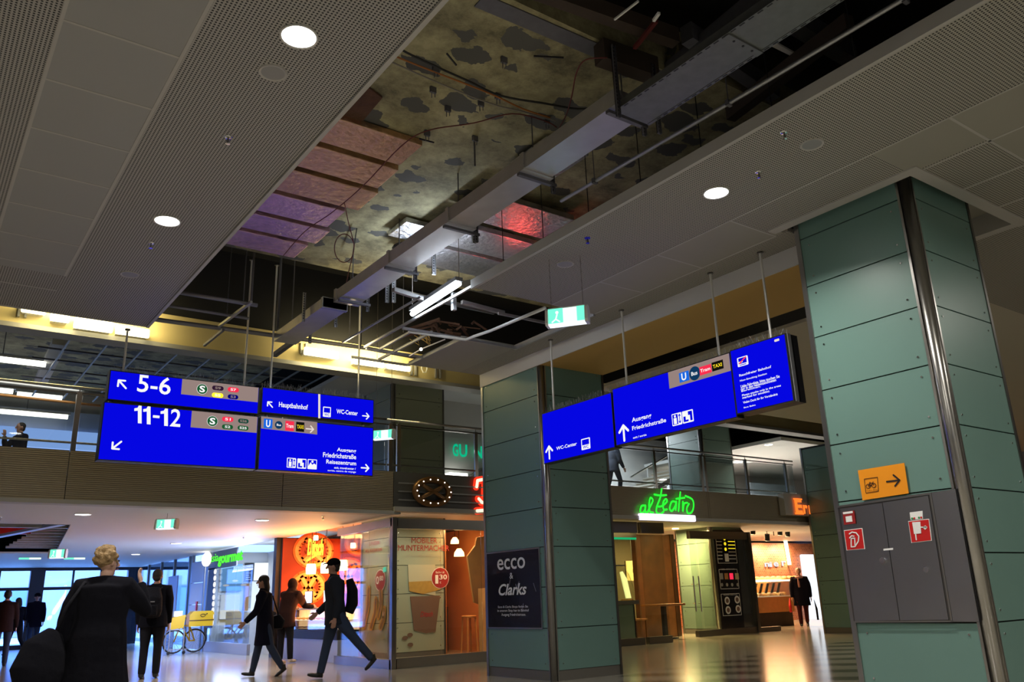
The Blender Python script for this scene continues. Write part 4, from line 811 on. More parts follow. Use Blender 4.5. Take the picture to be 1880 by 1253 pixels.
for i, (px, py) in enumerate(((42, 570), (558, 640), (805, 685), (760, 680))):
    q = at(px, py, 'y', 13.5); tag(MB().box(q.x-.06, q.x-.03, 13.5, 13.55, q.z-.1, q.z+.1).box(q.x+.03, q.x+.06, 13.5, 13.55, q.z-.1, q.z+.1).build('twin_bracket', 'grey_plastic'), f'twin metal bracket on the cream beam, {["at the far left","between the sign rods","near the middle column","below the white cable loop"][i]}', 'bracket', 'twin brackets on the cream beam')
# suspended grid over the upper floor
t = thing('ceiling_grid', 'bare suspended ceiling grid behind the platform signs', 'ceiling grid', (5, 17, 5.8))
for k in range(9): MB().bar((2.0+.62*k, 14.2, 5.8), (2.0+.62*k, 21, 5.8), .03).build('grid_bar', 'galv', t)
for k in range(8): MB().bar((1.6, 14.6+.8*k, 5.83), (7, 14.6+.8*k, 5.83), .03).build('grid_bar', 'galv_dark', t)
struct(MB().box(-8, 7, 14, 24, 6.6, 6.65).build('ceiling', 'slab', w0=True))
TG = 'fluorescent tubes over the upper floor'
for i, (xa, xb, y, z, lb_) in enumerate(((.4, 1.9, 18.3, 5.85, 'large greenish tube lamp at the left edge over the balcony'), (.6, 1.62, 21.0, 5.85, 'short tube lamp above the seated person'), (1.72, 2.62, 21.2, 5.85, 'tube lamp right of the short one over the balcony'), (1.2, 3.0, 22.8, 5.75, 'dim farthest tube lamp over the balcony'))):
    t = thing('tube_lamp', lb_, 'lamp', ((xa+xb)/2, y, z), TG); MB().cyl((xa, y, z), (xb, y, z), .06, 12).build('tube', 'tube_up', t, smooth=True); MB().box(xa-.05, xb+.05, y-.03, y+.06, z+.05, z+.11).build('batten', 'galv', t)
    MB().cyl(((xa+xb)/2, y, z+.1), ((xa+xb)/2, y, 6.6), .008, 6).build('hanger', 'galv_dark', t)
area('upper_tubes', (1.5, 19.5, 5.7), 2.5, 22, (1, .96, .85), (0, 0, 0), 1.0)
pipe('pipe', 'long silver pipe under the upper ceiling at the left', 'pipe', [(-3, 18.9, 5.6), (6.5, 19.6, 5.6)], .04, 'galv', PG); pipe('pipe', 'yellow-orange pipe under the upper ceiling at the left', 'pipe', [(-3, 19.6, 5.5), (5.5, 20.2, 5.5)], .03, 'wood_light', PG)
struct(MB().box(-8, 6.9, 23.3, 23.6, 3.37, 5.5).build('window_upper', 'pale_glow')); struct(MB().box(-8, 6.9, 23.4, 23.9, 5.5, 6.0).build('wall_upper', 'pale_blue'))
bar('steel_beam', 'pale slanted ceiling beam above the left balcony', 'beam', at(75, 715-15, 'z', 5.95), at(110, 628, 'z', 5.95), .25, 'white_paint', None, .12)
# ================================================================ BALCONY RAILINGS
def railing(label, xs, x0, x1, gaps=()):
    t = thing('balcony_railing', label, 'railing', ((x0+x1)/2, 13.62, 3.375))
    MB().cyl((x0, 13.62, 4.34), (x1, 13.62, 4.34), .022, 12).build('handrail', 'steel', t, smooth=True)
    MB().box(x0, x1, 13.61, 13.63, 4.235, 4.26).build('upper_rail', 'steel_dark', t); MB().cyl((x0, 13.62, 3.50), (x1, 13.62, 3.50), .017, 10).build('lower_rail', 'steel', t)
    for x in xs:
        MB().box(x-.035, x+.035, 13.60, 13.645, 3.0 if x < 7.3 else 3.375, 4.27).cyl((x, 13.62, 4.27), (x, 13.62, 4.34), .008, 8).build('post', 'steel', t)
    ps = [x0]+list(xs)+[x1]
    for a, b in zip(ps, ps[1:]):
        if b-a > .3: MB().box(a+.045, b-.045, 13.60, 13.61, 3.40, 4.22).build('glass_pane', 'glass_rail', t)
    return t
railing('glass balcony railing at the left with one broad steel post', (-4.6, -1.35, 1.91, 5.1), -7.9, 7.05)
railing('balcony railing above the pretzel fascia left of the middle column', (7.13, 7.30, 9.02), 7.06, 11.3)
railing('balcony railing above the green neon letters', (12.35, 13.95, 15.52, 15.66, 17.2, 18.8), 11.4, 19.15)

# ================================================================ FASCIA SIGNS
FK = Frame((0, 13.54, 0), (1, 0, 0), (0, -1, 0), 'y', 13.54)
K5 = lambda X, Y: (640+.24738*X, 650+.24738*Y)
t = thing('pretzel_emblem', 'bronze pretzel emblem with small bulbs on three rails of the kiosk fascia', 'emblem', at(790, 905, 'y', 13.5))
u, v = FK.uv(*K5(602, 1030)); rx, rz = .36, .22
mb = MB(); mb.tube([(u+rx*cos(a), 13.44, v+rz*sin(a)) for a in [k*pi/12 for k in range(24)]], .065, 10, close=True)
mb.tube([(u-.28, 13.43, v-.14), (u-.05, 13.40, v-.02), (u+.10, 13.40, v+.04), (u+.22, 13.43, v+.12)], .04, 8).tube([(u+.28, 13.43, v-.14), (u+.05, 13.40, v-.02), (u-.10, 13.40, v+.04), (u-.22, 13.43, v+.12)], .04, 8); mb.build('pretzel', 'bronze', t, smooth=True)
for k in range(14): a = k*2*pi/14; MB().ball((u+rx*cos(a), 13.37, v+rz*sin(a)), .012, 8, 6).build('bulb', 'lamp_soft', t)
xl = FK.uv(*K5(365, 960))[0]
for py in (960, 1022, 1085):
    v2 = FK.uv(*K5(365, py))[1]; MB().box(xl, 9.3, 13.50, 13.53, v2-.012, v2+.012).build('rail', 'galv', t)
t = thing('neon_sign', 'red framed neon letter of the pretzel stand beside the middle column', 'sign', at(875, 930, 'y', 13.5))
a, b = FK.uv(*K5(922, 1105)), FK.uv(*K5(1100, 935))
for d, mt, w in ((.03, 'neon_red', .14), (.06, 'neon_pale', .06)):
    x0, z0, z1 = a[0]+.06, a[1]+.0, b[1]-.02
    stroke(FK, [[(x0, z1-.15), (x0+.02, z1-.03), (x0+.16, z1), (x0+.34, z1-.05), (x0+.42, (z0+z1)/2), (x0+.34, z0+.03), (x0+.12, z0), (x0+.04, z0+.07)], [(x0+.2, z1-.03), (x0+.18, z0+.02)], [(x0-.0, z0-.16), (x0+.5, z0-.11)]], w, mt, t, 'letter', d)
text(FK, 'itsch', (x0+.55, z0), (x0+1.6, z1-.05), 'neon_pale', t, .06, .05, px=False)
t = thing('neon_sign', 'bright green handwritten neon name over a white light bar', 'sign', at(1220, 950, 'y', 13.5))
K6 = lambda X, Y: (1120+.20213*X, 720+.20213*Y)
P6 = lambda pts: [FK.uv(*K6(*p)) for p in pts]
def smooth2(pts, n=4):
    out = []
    for i in range(len(pts)-1):
        p0, p1, p2, p3 = pts[max(i-1, 0)], pts[i], pts[i+1], pts[min(i+2, len(pts)-1)]
        for k in range(n):
            s_ = k/n; out.append(tuple(.5*((2*p1[j])+(p2[j]-p0[j])*s_+(2*p0[j]-5*p1[j]+4*p2[j]-p3[j])*s_*s_+(3*p1[j]-p0[j]-3*p2[j]+p3[j])*s_**3) for j in (0, 1)))
    return out+[pts[-1]]
cur = [[(300, 1035), (270, 1040), (258, 1085), (275, 1105), (300, 1075), (305, 1035), (303, 1085), (320, 1100), (340, 1060), (372, 990), (350, 965), (338, 1030), (345, 1090), (375, 1100)],
       [(385, 935), (440, 945), (495, 940)], [(452, 885), (440, 960), (410, 1040), (405, 1095), (440, 1112), (470, 1090)], [(420, 1045), (455, 1040), (500, 1000), (490, 975), (465, 1010), (470, 1070), (500, 1070)],
       [(585, 1005), (545, 1000), (525, 1060), (545, 1085), (575, 1040), (585, 1000), (580, 1075)], [(622, 915), (612, 1000), (605, 1085)], [(585, 975), (660, 965)], [(645, 1000), (645, 1085), (655, 1020), (685, 1010)],
       [(700, 1020), (680, 1060), (690, 1105), (725, 1095), (742, 1040), (730, 980), (668, 948)]]
for c in cur: stroke(FK, [smooth2(P6(c))], .042, 'neon_green', t, 'letter_stroke', .06)
rect(FK, K6(255, 1165), K6(755, 1125), 'neon_white', t, 'light_bar', .07, .06, r=.03)
area('green_neon_glow', FK.p((FK.uv(*K6(500, 1030))[0]), 3.0, .15), .9, 1.5, (.1, 1, .1), (radians(-90), 0, 0), .3)
t = thing('shop_sign', 'grey sign box with glowing red serif letters at the bakery', 'sign', at(1455, 930, 'y', 13.4))
mb = MB(); (u0, v0), (u1, v1) = FK.uv(*K6(1545, 1130)), FK.uv(*K6(1790, 955)); mb.box(u0, u1+.8, 13.36, 13.53, v0+.02, v1+.03); mb.build('sign_box', 'panel_trim', t); FE = Frame((0, 13.35, 0), (1, 0, 0), (0, -1, 0), 'y', 13.35)
(a0, b0) = FE.uv(*K6(1680, 1105)); (a1, b1) = FE.uv(*K6(1728, 978))
def serif(s_, x0, x1, z0, z1): text(FE, s_, (x0, z0), (x1, z1), 'neon_orange', t, .03, .04, px=False)
serif('E', a0, a1, b0, b1); serif('r', a1+.03, a1+.22, b0, b0+(b1-b0)*.62); serif('n', a1+.26, a1+.5, b0, b0+(b1-b0)*.62); serif('st', a1+.53, a1+.9, b0, b0+(b1-b0)*.8)
mb = MB()
for z in (b0, b1): mb.box(a0-.02, a1+.02, 13.31, 13.33, z-.02, z+.02)
mb.build('serif_bars', 'neon_orange', t)
# green shop letters on the upper floor
t = thing('shop_sign', 'green letters GUN seen over the upper railing', 'sign', (11, 16.9, 4.4)); FG = Frame((0, 16.9, 0), (1, 0, 0), (0, -1, 0), 'y', 16.9)
K5b = K5
MB().box(10.2, 13, 16.95, 17.1, 3.9, 5.75).build('sign_wall', 'white_paint', t)
for s_, a, b in (('G', (765, 762), (805, 672)), ('U', (812, 768), (872, 678)), ('N', (920, 775), (985, 690))): text(FG, s_, K5b(*a), K5b(*b), 'gun_green', t, .05, .03)
for i, px in enumerate((412, 440)): MB().box(0, 0, 0, 0, 0, 0) if 0 else None
o = MB().box(10.25, 10.75, 16.6, 16.8, 3.38, 3.95).build('display_lamp', 'lamp_soft'); tag(o, 'glowing white display lamp under the green letters', 'lamp')
o = MB().prism([(10.8, 16.7, 3.38), (12.2, 16.7, 3.38), (12.2, 16.7, 3.8), (11.3, 16.7, 4.15), (10.9, 16.7, 3.9)], (0, .2, 0)).build('shop_display', 'grey_plastic'); tag(o, 'grey shop display silhouette under the green letters', 'display')
# ---- staircase on the upper floor
t = thing('staircase', 'white sided staircase climbing behind the railing over the neon name', 'stairs', (17, 18, 3.37))
FS = Frame((0, 17.5, 0), (1, 0, 0), (0, -1, 0), 'y', 17.5)
u0, v0 = FS.uv(*K6(250, 880))
n = 9; rise = .165; run = .33; mb = MB(); st = MB(); hz = MB()
x = u0+.0
for i in range(n):
    xx = x+i*run; mb.box(xx, xx+run, 17.5, 17.6, 3.37, 3.37+rise*(i+1)); st.box(xx, xx+run+.03, 17.55, 19.6, 3.37+rise*i+.12, 3.37+rise*(i+1))
    if i < 8: hz.prism([(xx, 17.49, 3.37+rise*(i+1)-.09), (xx+.16, 17.49, 3.37+rise*(i+1)-.09), (xx+.16, 17.49, 3.37+rise*(i+1)), (xx, 17.49, 3.37+rise*(i+1))], (0, -.005, 0))
mb.build('side_wall', 'white', t); st.build('steps', 'panel_right', t)
MB().m(0).prism([(x-.3, 17.45, 3.5), (x+n*run, 17.45, 3.5+rise*n), (x+n*run, 17.45, 3.62+rise*n), (x-.3, 17.45, 3.62)], (0, .03, 0)).build('stair_string', 'steel_dark', t)
MB().tube([(x-.3, 17.45, 4.3), (x+n*run, 17.45, 4.3+rise*n)], .025, 10).build('handrail', 'steel', t)
MB().prism([(x-3.5, 19.7, 3.4), (x+2.5, 19.7, 3.4), (x+2.5, 19.7, 6), (x-3.5, 19.7, 6)], (0, .1, 0)).build('backing_wall', 'stripe_blue', t)
area('stair_lamp', (x-.5, 18.6, 5.9), 1.5, 260, (.85, .92, 1))
# ---- upper room at right
q = at(1411, 818, 'z', 5.03); downlight(q.x, q.y, 5.05, .12, 'round downlight in the upper room right of the green column', 'downlights on the upper floor', 50)
q = at(1348, 890, 'y', 18.0)
o = MB().box(21.5, 23.2, 18.4, 18.6, 3.4, 4.15).build('shop_display', 'red'); tag(o, 'red lit shop display behind the upper right railing', 'display')
o = MB().box(23.4, 25.8, 18.4, 18.6, 3.4, 4.6).build('shop_display', 'stripe_blue'); tag(o, 'bluish shelf display at the far right behind the upper railing', 'display')
struct(MB().box(19.7, 26, 19.55, 19.6, 4.45, 5.05).build('wall_upper', 'white_paint'))
for px, py, y, lb_ in ((1327, 891, 15.69, 'x'),):
    pass
# ================================================================ PRETZEL KIOSK round the grey green column
t = thing('kiosk_glazing', 'glass enclosure of the kiosk with steel head and base rails', 'glazing', (8.3, 13.7, 0))
MB().box(7.2, 9.75, 13.58, 13.72, 0, .17).box(7.16, 7.28, 13.58, 15.9, 0, .15).build('base_rail', 'steel', t)
MB().box(7.2, 9.6, 13.58, 13.72, 2.36, 2.54).box(7.16, 7.28, 13.58, 15.9, 2.40, 2.54).build('head_rail', 'steel', t)
MB().box(7.16, 7.25, 13.55, 13.64, 0, 2.54).build('corner_post', 'steel', t)
for x0, x1 in ((7.27, 8.20), (8.21, 9.1)): MB().box(x0, x1, 13.63, 13.642, .17, 2.36).build('glass_pane', 'glass', t)
for y0, y1 in ((13.68, 14.55), (14.56, 15.2), (15.21, 15.85)): MB().box(7.2, 7.212, y0, y1, .15, 2.40).build('glass_pane', 'glass', t)
# adverts on the column faces behind the glass
FP = Frame((0, 15.6, 0), (1, 0, 0), (0, -1, 0), 'y', 15.6); KP = Kc
t = thing('advert_print', 'kiosk advert with a drink cup, red lettering and red price circle', 'advert', (8.85, 15.59, .2))
text(FP, 'MOBILER', KP(196, 348), KP(362, 314), 'print_red', t, .012, 0); text(FP, 'MUNTERMACHER', KP(108, 397), KP(440, 362), 'print_red', t, .012, 0); text(FP, 'LEICHT AUCH ZUM MITNEHMEN', KP(162, 436), KP(398, 426), 'print_grey', t, .012)
quad(FP, [KP(*p) for p in ((172, 488), (350, 488), (352, 690), (180, 660))], 'print_cup', t, 'cup_top', .010); quad(FP, [KP(*p) for p in ((176, 600), (385, 590), (385, 650), (270, 680), (182, 660))], 'print_gold', t, 'foam', .013)
quad(FP, [KP(*p) for p in ((186, 695), (382, 690), (352, 925), (290, 935), (212, 915))], 'print_brown', t, 'cup_body', .010)
text(FP, 'Ditsch', KP(252, 830), KP(335, 790), 'print_red', t, .014, .02, shear=.3)
disc(FP, KP(382, 574), .215, 'white', t, 'price_rim', .014); disc(FP, KP(382, 574), .205, 'print_red', t, 'price_circle', .016); text(FP, '1', KP(349, 612), KP(368, 555), 'white', t, .02, .0); text(FP, '30', KP(376, 585), KP(425, 552), 'white', t, .02, .02); text(FP, 'Becher ab', KP(352, 545), KP(408, 530), 'white', t, .02); text(FP, '€', KP(378, 612), KP(388, 597), 'white', t, .02)
for X, Y in ((153, 966), (186, 946), (188, 1010)): disc(FP, KP(X, Y), .065, 'print_brown', t, 'coffee_bean', .012, ry=.04, n=14)
FQ = Frame((8.2, 0, 0), (0, -1, 0), (-1, 0, 0), 'x', 8.2); Z6 = lambda X, Y: (560+.21792*X, 980+.21792*Y)
t = thing('advert_print', 'kiosk advert with hot dogs and a red 0,80 price circle', 'advert', (8.19, 16.3, .2))
text(FQ, 'UNSER', Z6(545, 105), Z6(635, 60), 'print_red', t, .012, .01); text(FQ, 'KLASSIKER', Z6(515, 165), Z6(655, 120), 'print_red', t, .012, .01)
disc(FQ, Z6(637, 395), .235, 'white', t, 'price_rim', .012, ry=.215); disc(FQ, Z6(637, 395), .22, 'print_red', t, 'price_circle', .014, ry=.2); text(FQ, '0', Z6(603, 430), Z6(628, 360), 'white', t, .018, .02); text(FQ, '80', Z6(633, 400), Z6(665, 355), 'white', t, .018, .02)
quad(FQ, [Z6(*p) for p in ((660, 290), (685, 280), (685, 320), (662, 330))], 'exit_green', t, 'sparkle', .016)
for i, (X0, Y0, X1, Y1) in enumerate(((540, 470, 500, 780), (600, 560, 560, 790), (640, 480, 620, 700), (670, 640, 640, 790))):
    for w, mt in ((.16, 'print_gold'), (.07, 'print_brown')): stroke(FQ, [[FQ.uv(*Z6(X0, Y0)), FQ.uv(*Z6((X0+X1)/2+14, (Y0+Y1)/2)), FQ.uv(*Z6(X1, Y1))]], w, mt, t, 'hot_dog', .012+.002*(w < .1)+.0004*i)
# interior seen through the kiosk doorway
struct(MB().box(10.75, 10.85, 15.0, 20, 0, 2.66).build('wall_kiosk', 'orange_wall')); struct(MB().box(9.5, 11.5, 19.6, 19.7, 0, 2.66).build('wall_kiosk', 'red_dark'))
t = thing('partition_board', 'tall yellow-brown angled panel inside the kiosk doorway', 'panel', (10.2, 14.7, 0))
q = lambda X, Y, y: at(820+.2312*X, 940+.2312*Y, 'y', y)
MB().prism([q(*p, 14.8) for p in ((165, 355), (228, 270), (240, 205), (300, 195), (325, 760), (218, 720))], (0, .05, 0)).build('board', 'wood_light', t)
t = thing('serving_cart', 'orange-red wooden serving cart beside the middle column', 'cart', (9.85, 14.1, 0)); a, b = at(876, 1085, 'y', 14.1), at(900, 1085, 'y', 14.1)
MB().box(9.55, 10.2, 14.05, 14.45, .12, 1.30).build('body', 'wood_light', t, bevel=.01); MB().box(9.62, 10.13, 14.035, 14.05, .2, 1.0).build('front_panel', 'wood', t); MB().box(9.6, 10.15, 14.03, 14.05, 1.12, 1.22).build('name_strip', 'print_red', t)
for x in (9.62, 10.1): MB().cyl((x, 14.1, .06), (x+.03, 14.1, .06), .06, 12).box(x-.01, x+.04, 14.08, 14.14, .06, .13).build('castor', 'black', t)
MB().lathe((9.68, 14.2, 0), [(.04, 1.30), (.045, 1.5), (.02, 1.56), (.02, 1.62)], 14).build('bottle', 'black', None if 0 else t)
t = thing('bar_stool', 'wooden bar stool in the kiosk doorway', 'stool', at(862, 1200, 'z', 0)); p_ = ORG[t.name]
MB().lathe((p_.x, p_.y, 0), [(.16, .72), (.17, .75), (.15, .77)], 18).build('seat', 'wood_light', t)
for dx, dy in ((-.1, -.1), (.1, -.1), (-.1, .1), (.1, .1)): MB().bar((p_.x+dx*1.3, p_.y+dy*1.3, 0), (p_.x+dx, p_.y+dy, .73), .03).build('leg', 'wood_light', t)
for i, (px, py, y, r_) in enumerate(((835, 993, 16.5, .10), (843, 1015, 16.3, .12), (861, 1060, 17.5, .06), (865, 1106, 17.4, .09))):
    p_ = at(px, py, 'y', y); t = thing('pendant_lamp', ['glowing pendant at the top of the kiosk doorway', 'cone shaped glowing pendant below it in the doorway', 'small glowing lamp before the red wall', 'lower glowing lamp before the red wall'][i], 'lamp', p_, 'warm lamps in the kiosk doorway'); MB().lathe((p_.x, p_.y, 0), [(r_, p_.z-r_*.7), (r_*.9, p_.z), (r_*.4, p_.z+r_*.7)], 16).build('shade', 'warm_lamp', t, smooth=True); MB().cyl((p_.x, p_.y, p_.z+r_*.6), (p_.x, p_.y, 2.78), .006, 6).build('cord', 'black', t)
area('kiosk_case', (8.6, 14.5, 2.55), .6, 26, (1, .88, .66)); area('kiosk_case', (7.7, 16.1, 2.5), .4, 14, (1, .86, .6)); area('kiosk_inside', (9.9, 15.2, 2.6), .6, 45, (1, .5, .18))
o = MB().box(9.8, 10.6, 17.3, 17.6, 0, .95).build('counter', 'wood_dark'); tag(o, 'dark counter deep inside the kiosk doorway', 'counter')

# ================================================================ ORANGE PRETZEL STAND along the passage
struct(MB().box(9.6, 9.7, 15.9, 27, 0, 2.62).build('wall_shops', 'orange_wall'))
struct(MB().box(7.32, 9.6, 19.25, 19.35, 0, 2.62).build('wall_shops', 'grey_panel'))
struct(MB().box(7.22, 9.6, 15.95, 16.0, 0, 2.62).build('wall_shops', 'kiosk_wall') if 0 else MB().box(8.2, 9.6, 16.96, 17.0, 0, 2.62).build('wall_shops', 'orange_wall'))
t = thing('pretzel_mural', 'glowing orange wall picture of giant pretzels', 'mural', (8.4, 19.2, 1.1)); FM = Frame((0, 19.2, 0), (1, 0, 0), (0, -1, 0), 'y', 19.2)
MB().box(7.3, 9.6, 19.2, 19.24, 1.0, 2.60).build('backing', 'mural_dark', t)
def pretzel(x, z, R_, w, d):
    for ww, mt, dd in ((w, 'mural_orange', d), (w*.45, 'mural_light', d+.004)):
        stroke(FM, [[(x+R_*cos(a), z+R_*.8*sin(a)) for a in [k*pi/10 for k in range(21)]], [(x-R_*.6, z-R_*.6), (x, z-R_*.1), (x+R_*.5, z+R_*.7)], [(x+R_*.6, z-R_*.6), (x, z-R_*.1), (x-R_*.5, z+R_*.7)]], ww, mt, t, 'pretzel_print', dd)
pretzel(7.95, 1.5, .36, .20, .006); pretzel(8.05, 2.32, .42, .18, .012); pretzel(8.95, 1.75, .40, .2, .018); pretzel(9.2, 2.5, .3, .16, .024)
for k in range(22): disc(FM, (7.8+.35*random.random(), 2.2+.3*random.random()), .025, 'mural_dark', t, 'salt_print', .032, px=False, n=6)
t = thing('neon_sign', 'yellow script neon over the glowing pretzel picture', 'sign', (8.6, 18.9, 2.2)); FN = Frame((0, 18.6, 0), (1, 0, 0), (0, -1, 0), 'y', 18.6)
N4 = lambda X, Y: (340+.25773*X, 930+.25773*Y)
text(FN, 'Ditsch', N4(868, 352), N4(985, 232), 'neon_yellow', t, .03, .02, shear=.2, ext=.03); stroke(FN, [[FN.uv(*N4(865, 390)), FN.uv(*N4(975, 318))]], .05, 'neon_yellow', t, 'underline', .03)
MB().bar(FN.p(*FN.uv(*N4(920, 250)), 0), Vector((8.9, 18.6, 2.79)), .02).build('hanger', 'black', t)
# counter with glass display and goods
t = thing('sales_counter', 'pretzel sales counter with lit glass display and blue white base', 'counter', (7.5, 17.6, 0))
MB().box(7.30, 7.75, 16.05, 19.1, 0, .42).build('plinth', 'kick_blue', t); MB().box(7.28, 7.75, 16.05, 19.1, .42, .60).build('shelf_band', 'black', t); MB().box(7.26, 7.80, 16.05, 19.1, 1.0, 1.04).build('worktop', 'white', t)
MB().box(7.30, 7.31, 16.05, 19.1, .6, 1.0).build('front_glass', 'glass', t); MB().box(7.72, 7.75, 16.05, 19.1, .6, 1.0).build('display_back', 'warm_panel', t); MB().box(7.32, 7.72, 16.05, 19.1, .78, .79).build('shelf', 'white', t)
for k in range(22):
    y = 16.15+.134*k; o = MB().tube([(7.5+.05*cos(a), y+.045*sin(a), .62+.02) for a in [j*pi/5 for j in range(10)]], .014, 6, close=True).build('pretzel', 'wood_light', smooth=True) if k % 2 else MB().ball((7.5, y, .82), (.06, .045, .03), 10, 6).build('bread_roll', 'wood_light', smooth=True)
    tag(o, 'golden pretzel lying in the lit sales counter' if k % 2 else 'golden bread roll on the shelf of the lit sales counter', 'pretzel' if k % 2 else 'roll', 'pretzels in the sales counter' if k % 2 else 'rolls in the sales counter')
for i, y in enumerate((17.0, 18.0)):
    t = thing('cash_register', ['near screen of the till on the sales counter', 'far screen of the till on the sales counter'][i], 'till', (7.5, y, 1.04), 'tills on the sales counter'); MB().box(7.48, 7.52, y-.03, y+.03, 1.04, 1.18).build('stand', 'black', t); MB().box(7.46, 7.48, y-.17, y+.17, 1.14, 1.38).build('screen', 'screen', t); MB().box(7.48, 7.50, y-.18, y+.18, 1.13, 1.39).build('casing', 'black', t)
for i, (px, py, y) in enumerate(((571, 1045, 17.8), (598, 1043, 17.2), (628, 1038, 16.6), (580, 988, 18.4), (648, 1002, 16.2))):
    p_ = at(px, py, 'y', y); t = thing('pendant_lamp', ['left box shaped pendant over the sales counter', 'middle box shaped pendant behind the capped man', 'right box shaped pendant over the sales counter', 'small white bulb under the yellow script', 'white lamp in the corner of the glass kiosk'][i], 'lamp', p_, 'pendants over the sales counter'); s_ = .10 if i < 3 else .05
    MB().lathe((p_.x, p_.y, 0), [(s_, p_.z-s_*1.1), (s_*1.1, p_.z), (s_*.9, p_.z+s_*1.0)], 14).build('shade', 'warm_spot', t); MB().cyl((p_.x, p_.y, p_.z+s_), (p_.x, p_.y, 2.79), .006, 6).build('cord', 'black', t)
area('stand_glow', (8.4, 17.8, 2.55), 1.2, 200, (1, .40, .12)); area('stand_spill', (7.15, 17.6, 1.5), 1.6, 90, (1, .38, .10), (0, radians(118), 0), 1.6)
area('counter_light', (7.5, 17.6, .98), .2, 16, (1, .75, .5), (0, 0, 0), 2.8)
o = MB().box(7.18, 7.30, 19.28, 19.45, 0, 2.62).build('dark_post', 'black'); tag(o, 'dark post between the noodle shop and the pretzel stand', 'post')

# ================================================================ NOODLE SHOP further back
A4 = lambda X, Y: (380+.21792*X, 980+.21792*Y); FA = Frame((7.19, 0, 0), (0, -1, 0), (-1, 0, 0), 'x', 7.19)
t = thing('shop_sign', 'bright green lettering over the noodle shop with a white oval', 'sign', (7.1, 22.8, 2.2))
text(FA, 'asia', A4(38, 245), A4(112, 168), 'asia_green', t, .05, .0, ext=.02); text(FA, 'gourmet', A4(106, 262), A4(316, 140), 'asia_green', t, .05, .04, ext=.02)
disc(FA, A4(12, 218), .42, 'lamp_soft', t, 'oval_disc', .06, .04, ry=.19); MB().box(7.15, 7.185, 22.0, 24.38, 2.12, 2.58).build('fascia_board', 'grey_panel', t)
t = thing('shop_glazing', 'glass front of the noodle shop on a pale plinth', 'glazing', (7.25, 22, 0))
for y0, y1 in ((20.9, 22.1), (22.12, 23.3), (23.32, 24.5)): MB().box(7.2, 7.21, y0, y1, .25, 2.1).build('glass_pane', 'glass_blue_clear', t)
MB().box(7.17, 7.25, 20.9, 24.6, 0, .25).build('plinth', 'kick_blue', t); MB().box(7.16, 7.26, 24.4, 24.62, .0, 2.6).build('end_post', 'steel_dark', t)
t = thing('light_badges', 'column of white shell shaped badges beside the noodle shop', 'badges', (7.15, 24.0, .8)); MB().box(7.15, 7.17, 23.7, 24.3, .6, 2.15).build('strip', 'dark_blue', t)
for k in range(9): disc(FA, A4(88-3.2*k, 322+54*k), .13, 'sign_white', t, 'badge', .06, ry=.075, n=8)
struct(MB().box(7.4, 9.6, 24.62, 24.7, 0, 2.62).build('wall_shops', 'white_paint')); struct(MB().box(8.9, 9.0, 19.4, 24.6, 0, 2.62).build('wall_shops', 'white_paint'))
for i, (p0, p1, mt, lb_) in enumerate((((404, 1086), (446, 1036), 'screen_blue', 'blue lit menu picture in the noodle shop'), ((449, 1068), (466, 1034), 'black', 'black menu board with white lines in the noodle shop'), ((467, 1066), (511, 1034), 'screen', 'blank white lit panel in the noodle shop'), ((404, 1138), (441, 1092), 'screen', 'big white poster in the noodle shop window'), ((443, 1200), (458, 1072), 'wood_light', 'orange and yellow poster beside the white one'), ((484, 1130), (511, 1072), 'screen', 'lower right white lit panel in the noodle shop'))):
    a_, b_ = at(*p0, 'y', 24.5), at(*p1, 'y', 24.5); t = thing('menu_display', lb_, 'menu display', (a_.x, 24.5, a_.z)); MB().box(a_.x, b_.x, 24.5, 24.55, a_.z, b_.z).build('display_face', mt, t); MB().box(a_.x-.01, b_.x+.01, 24.55, 24.6, a_.z-.01, b_.z+.01).build('backing', 'galv', t)
    if i == 1:
        for r_ in range(7): MB().box(a_.x+.03, b_.x-.06-.03*(r_ % 3), 24.49, 24.50, a_.z+.04+.06*r_, a_.z+.055+.06*r_).build('menu_line', 'sign_white', t)
    if i == 0:
        for k_ in range(3): MB().ball((a_.x+.15+.25*k_, 24.49, a_.z+.15+.12*(k_ % 2)), (.09, .01, .03), 10, 6).build('picture', 'sign_white', t)
o = MB().box(7.6, 8.1, 20.2, 24.0, 0, 1.0).build('counter', 'white_paint'); tag(o, 'pale counter inside the noodle shop', 'counter')
area('noodle_light', (8.0, 22, 2.55), 1.5, 260, (.62, .75, 1)); area('noodle_spill', (7.1, 21.5, 1.6), 1.6, 130, (.45, .55, 1), (0, radians(105), 0), 2)

# ================================================================ ENTRANCE: side glazing and door front
t = thing('entrance_glazing', 'tall bluish glass wall beside the yellow post trolley', 'glazing', (7.25, 29, 0))
for y in (24.9, 26.2, 26.5, 28.2, 29.8, 31.5): MB().box(7.2, 7.28, y-.05, y+.05, 0, 2.61).build('mullion', 'steel_dark', t)
for a, b in ((26.55, 28.15), (28.25, 29.75), (29.85, 31.45), (31.55, 33.4)): MB().box(7.23, 7.24, a, b, .1, 2.6).build('glass_pane', 'glass_blue', t)
for z in (.02, .62, 1.22, 1.82): MB().box(7.2, 7.24, 24.95, 26.15, z, z+.585).build('clad_panel', 'pale_blue', t)
t = thing('entrance_door', 'pale blue narrow door with a small sign in the glass wall', 'door', (7.2, 28.2, 0)); MB().box(7.17, 7.2, 27.5, 28.6, 0, 2.1).build('leaf', 'pale_blue', t, bevel=.01); MB().box(7.15, 7.17, 28.1, 28.25, 1.7, 1.85).build('notice', 'white', t); MB().cyl((7.15, 28.45, 1.0), (7.15, 28.45, 1.2), .02, 8).build('handle', 'chrome', t)
o = MB().box(7.17, 7.2, 25.3, 25.42, 1.05, 1.3).build('call_point', 'red'); tag(o, 'small red call point on the pale blue wall', 'call point')
YF = 33.4
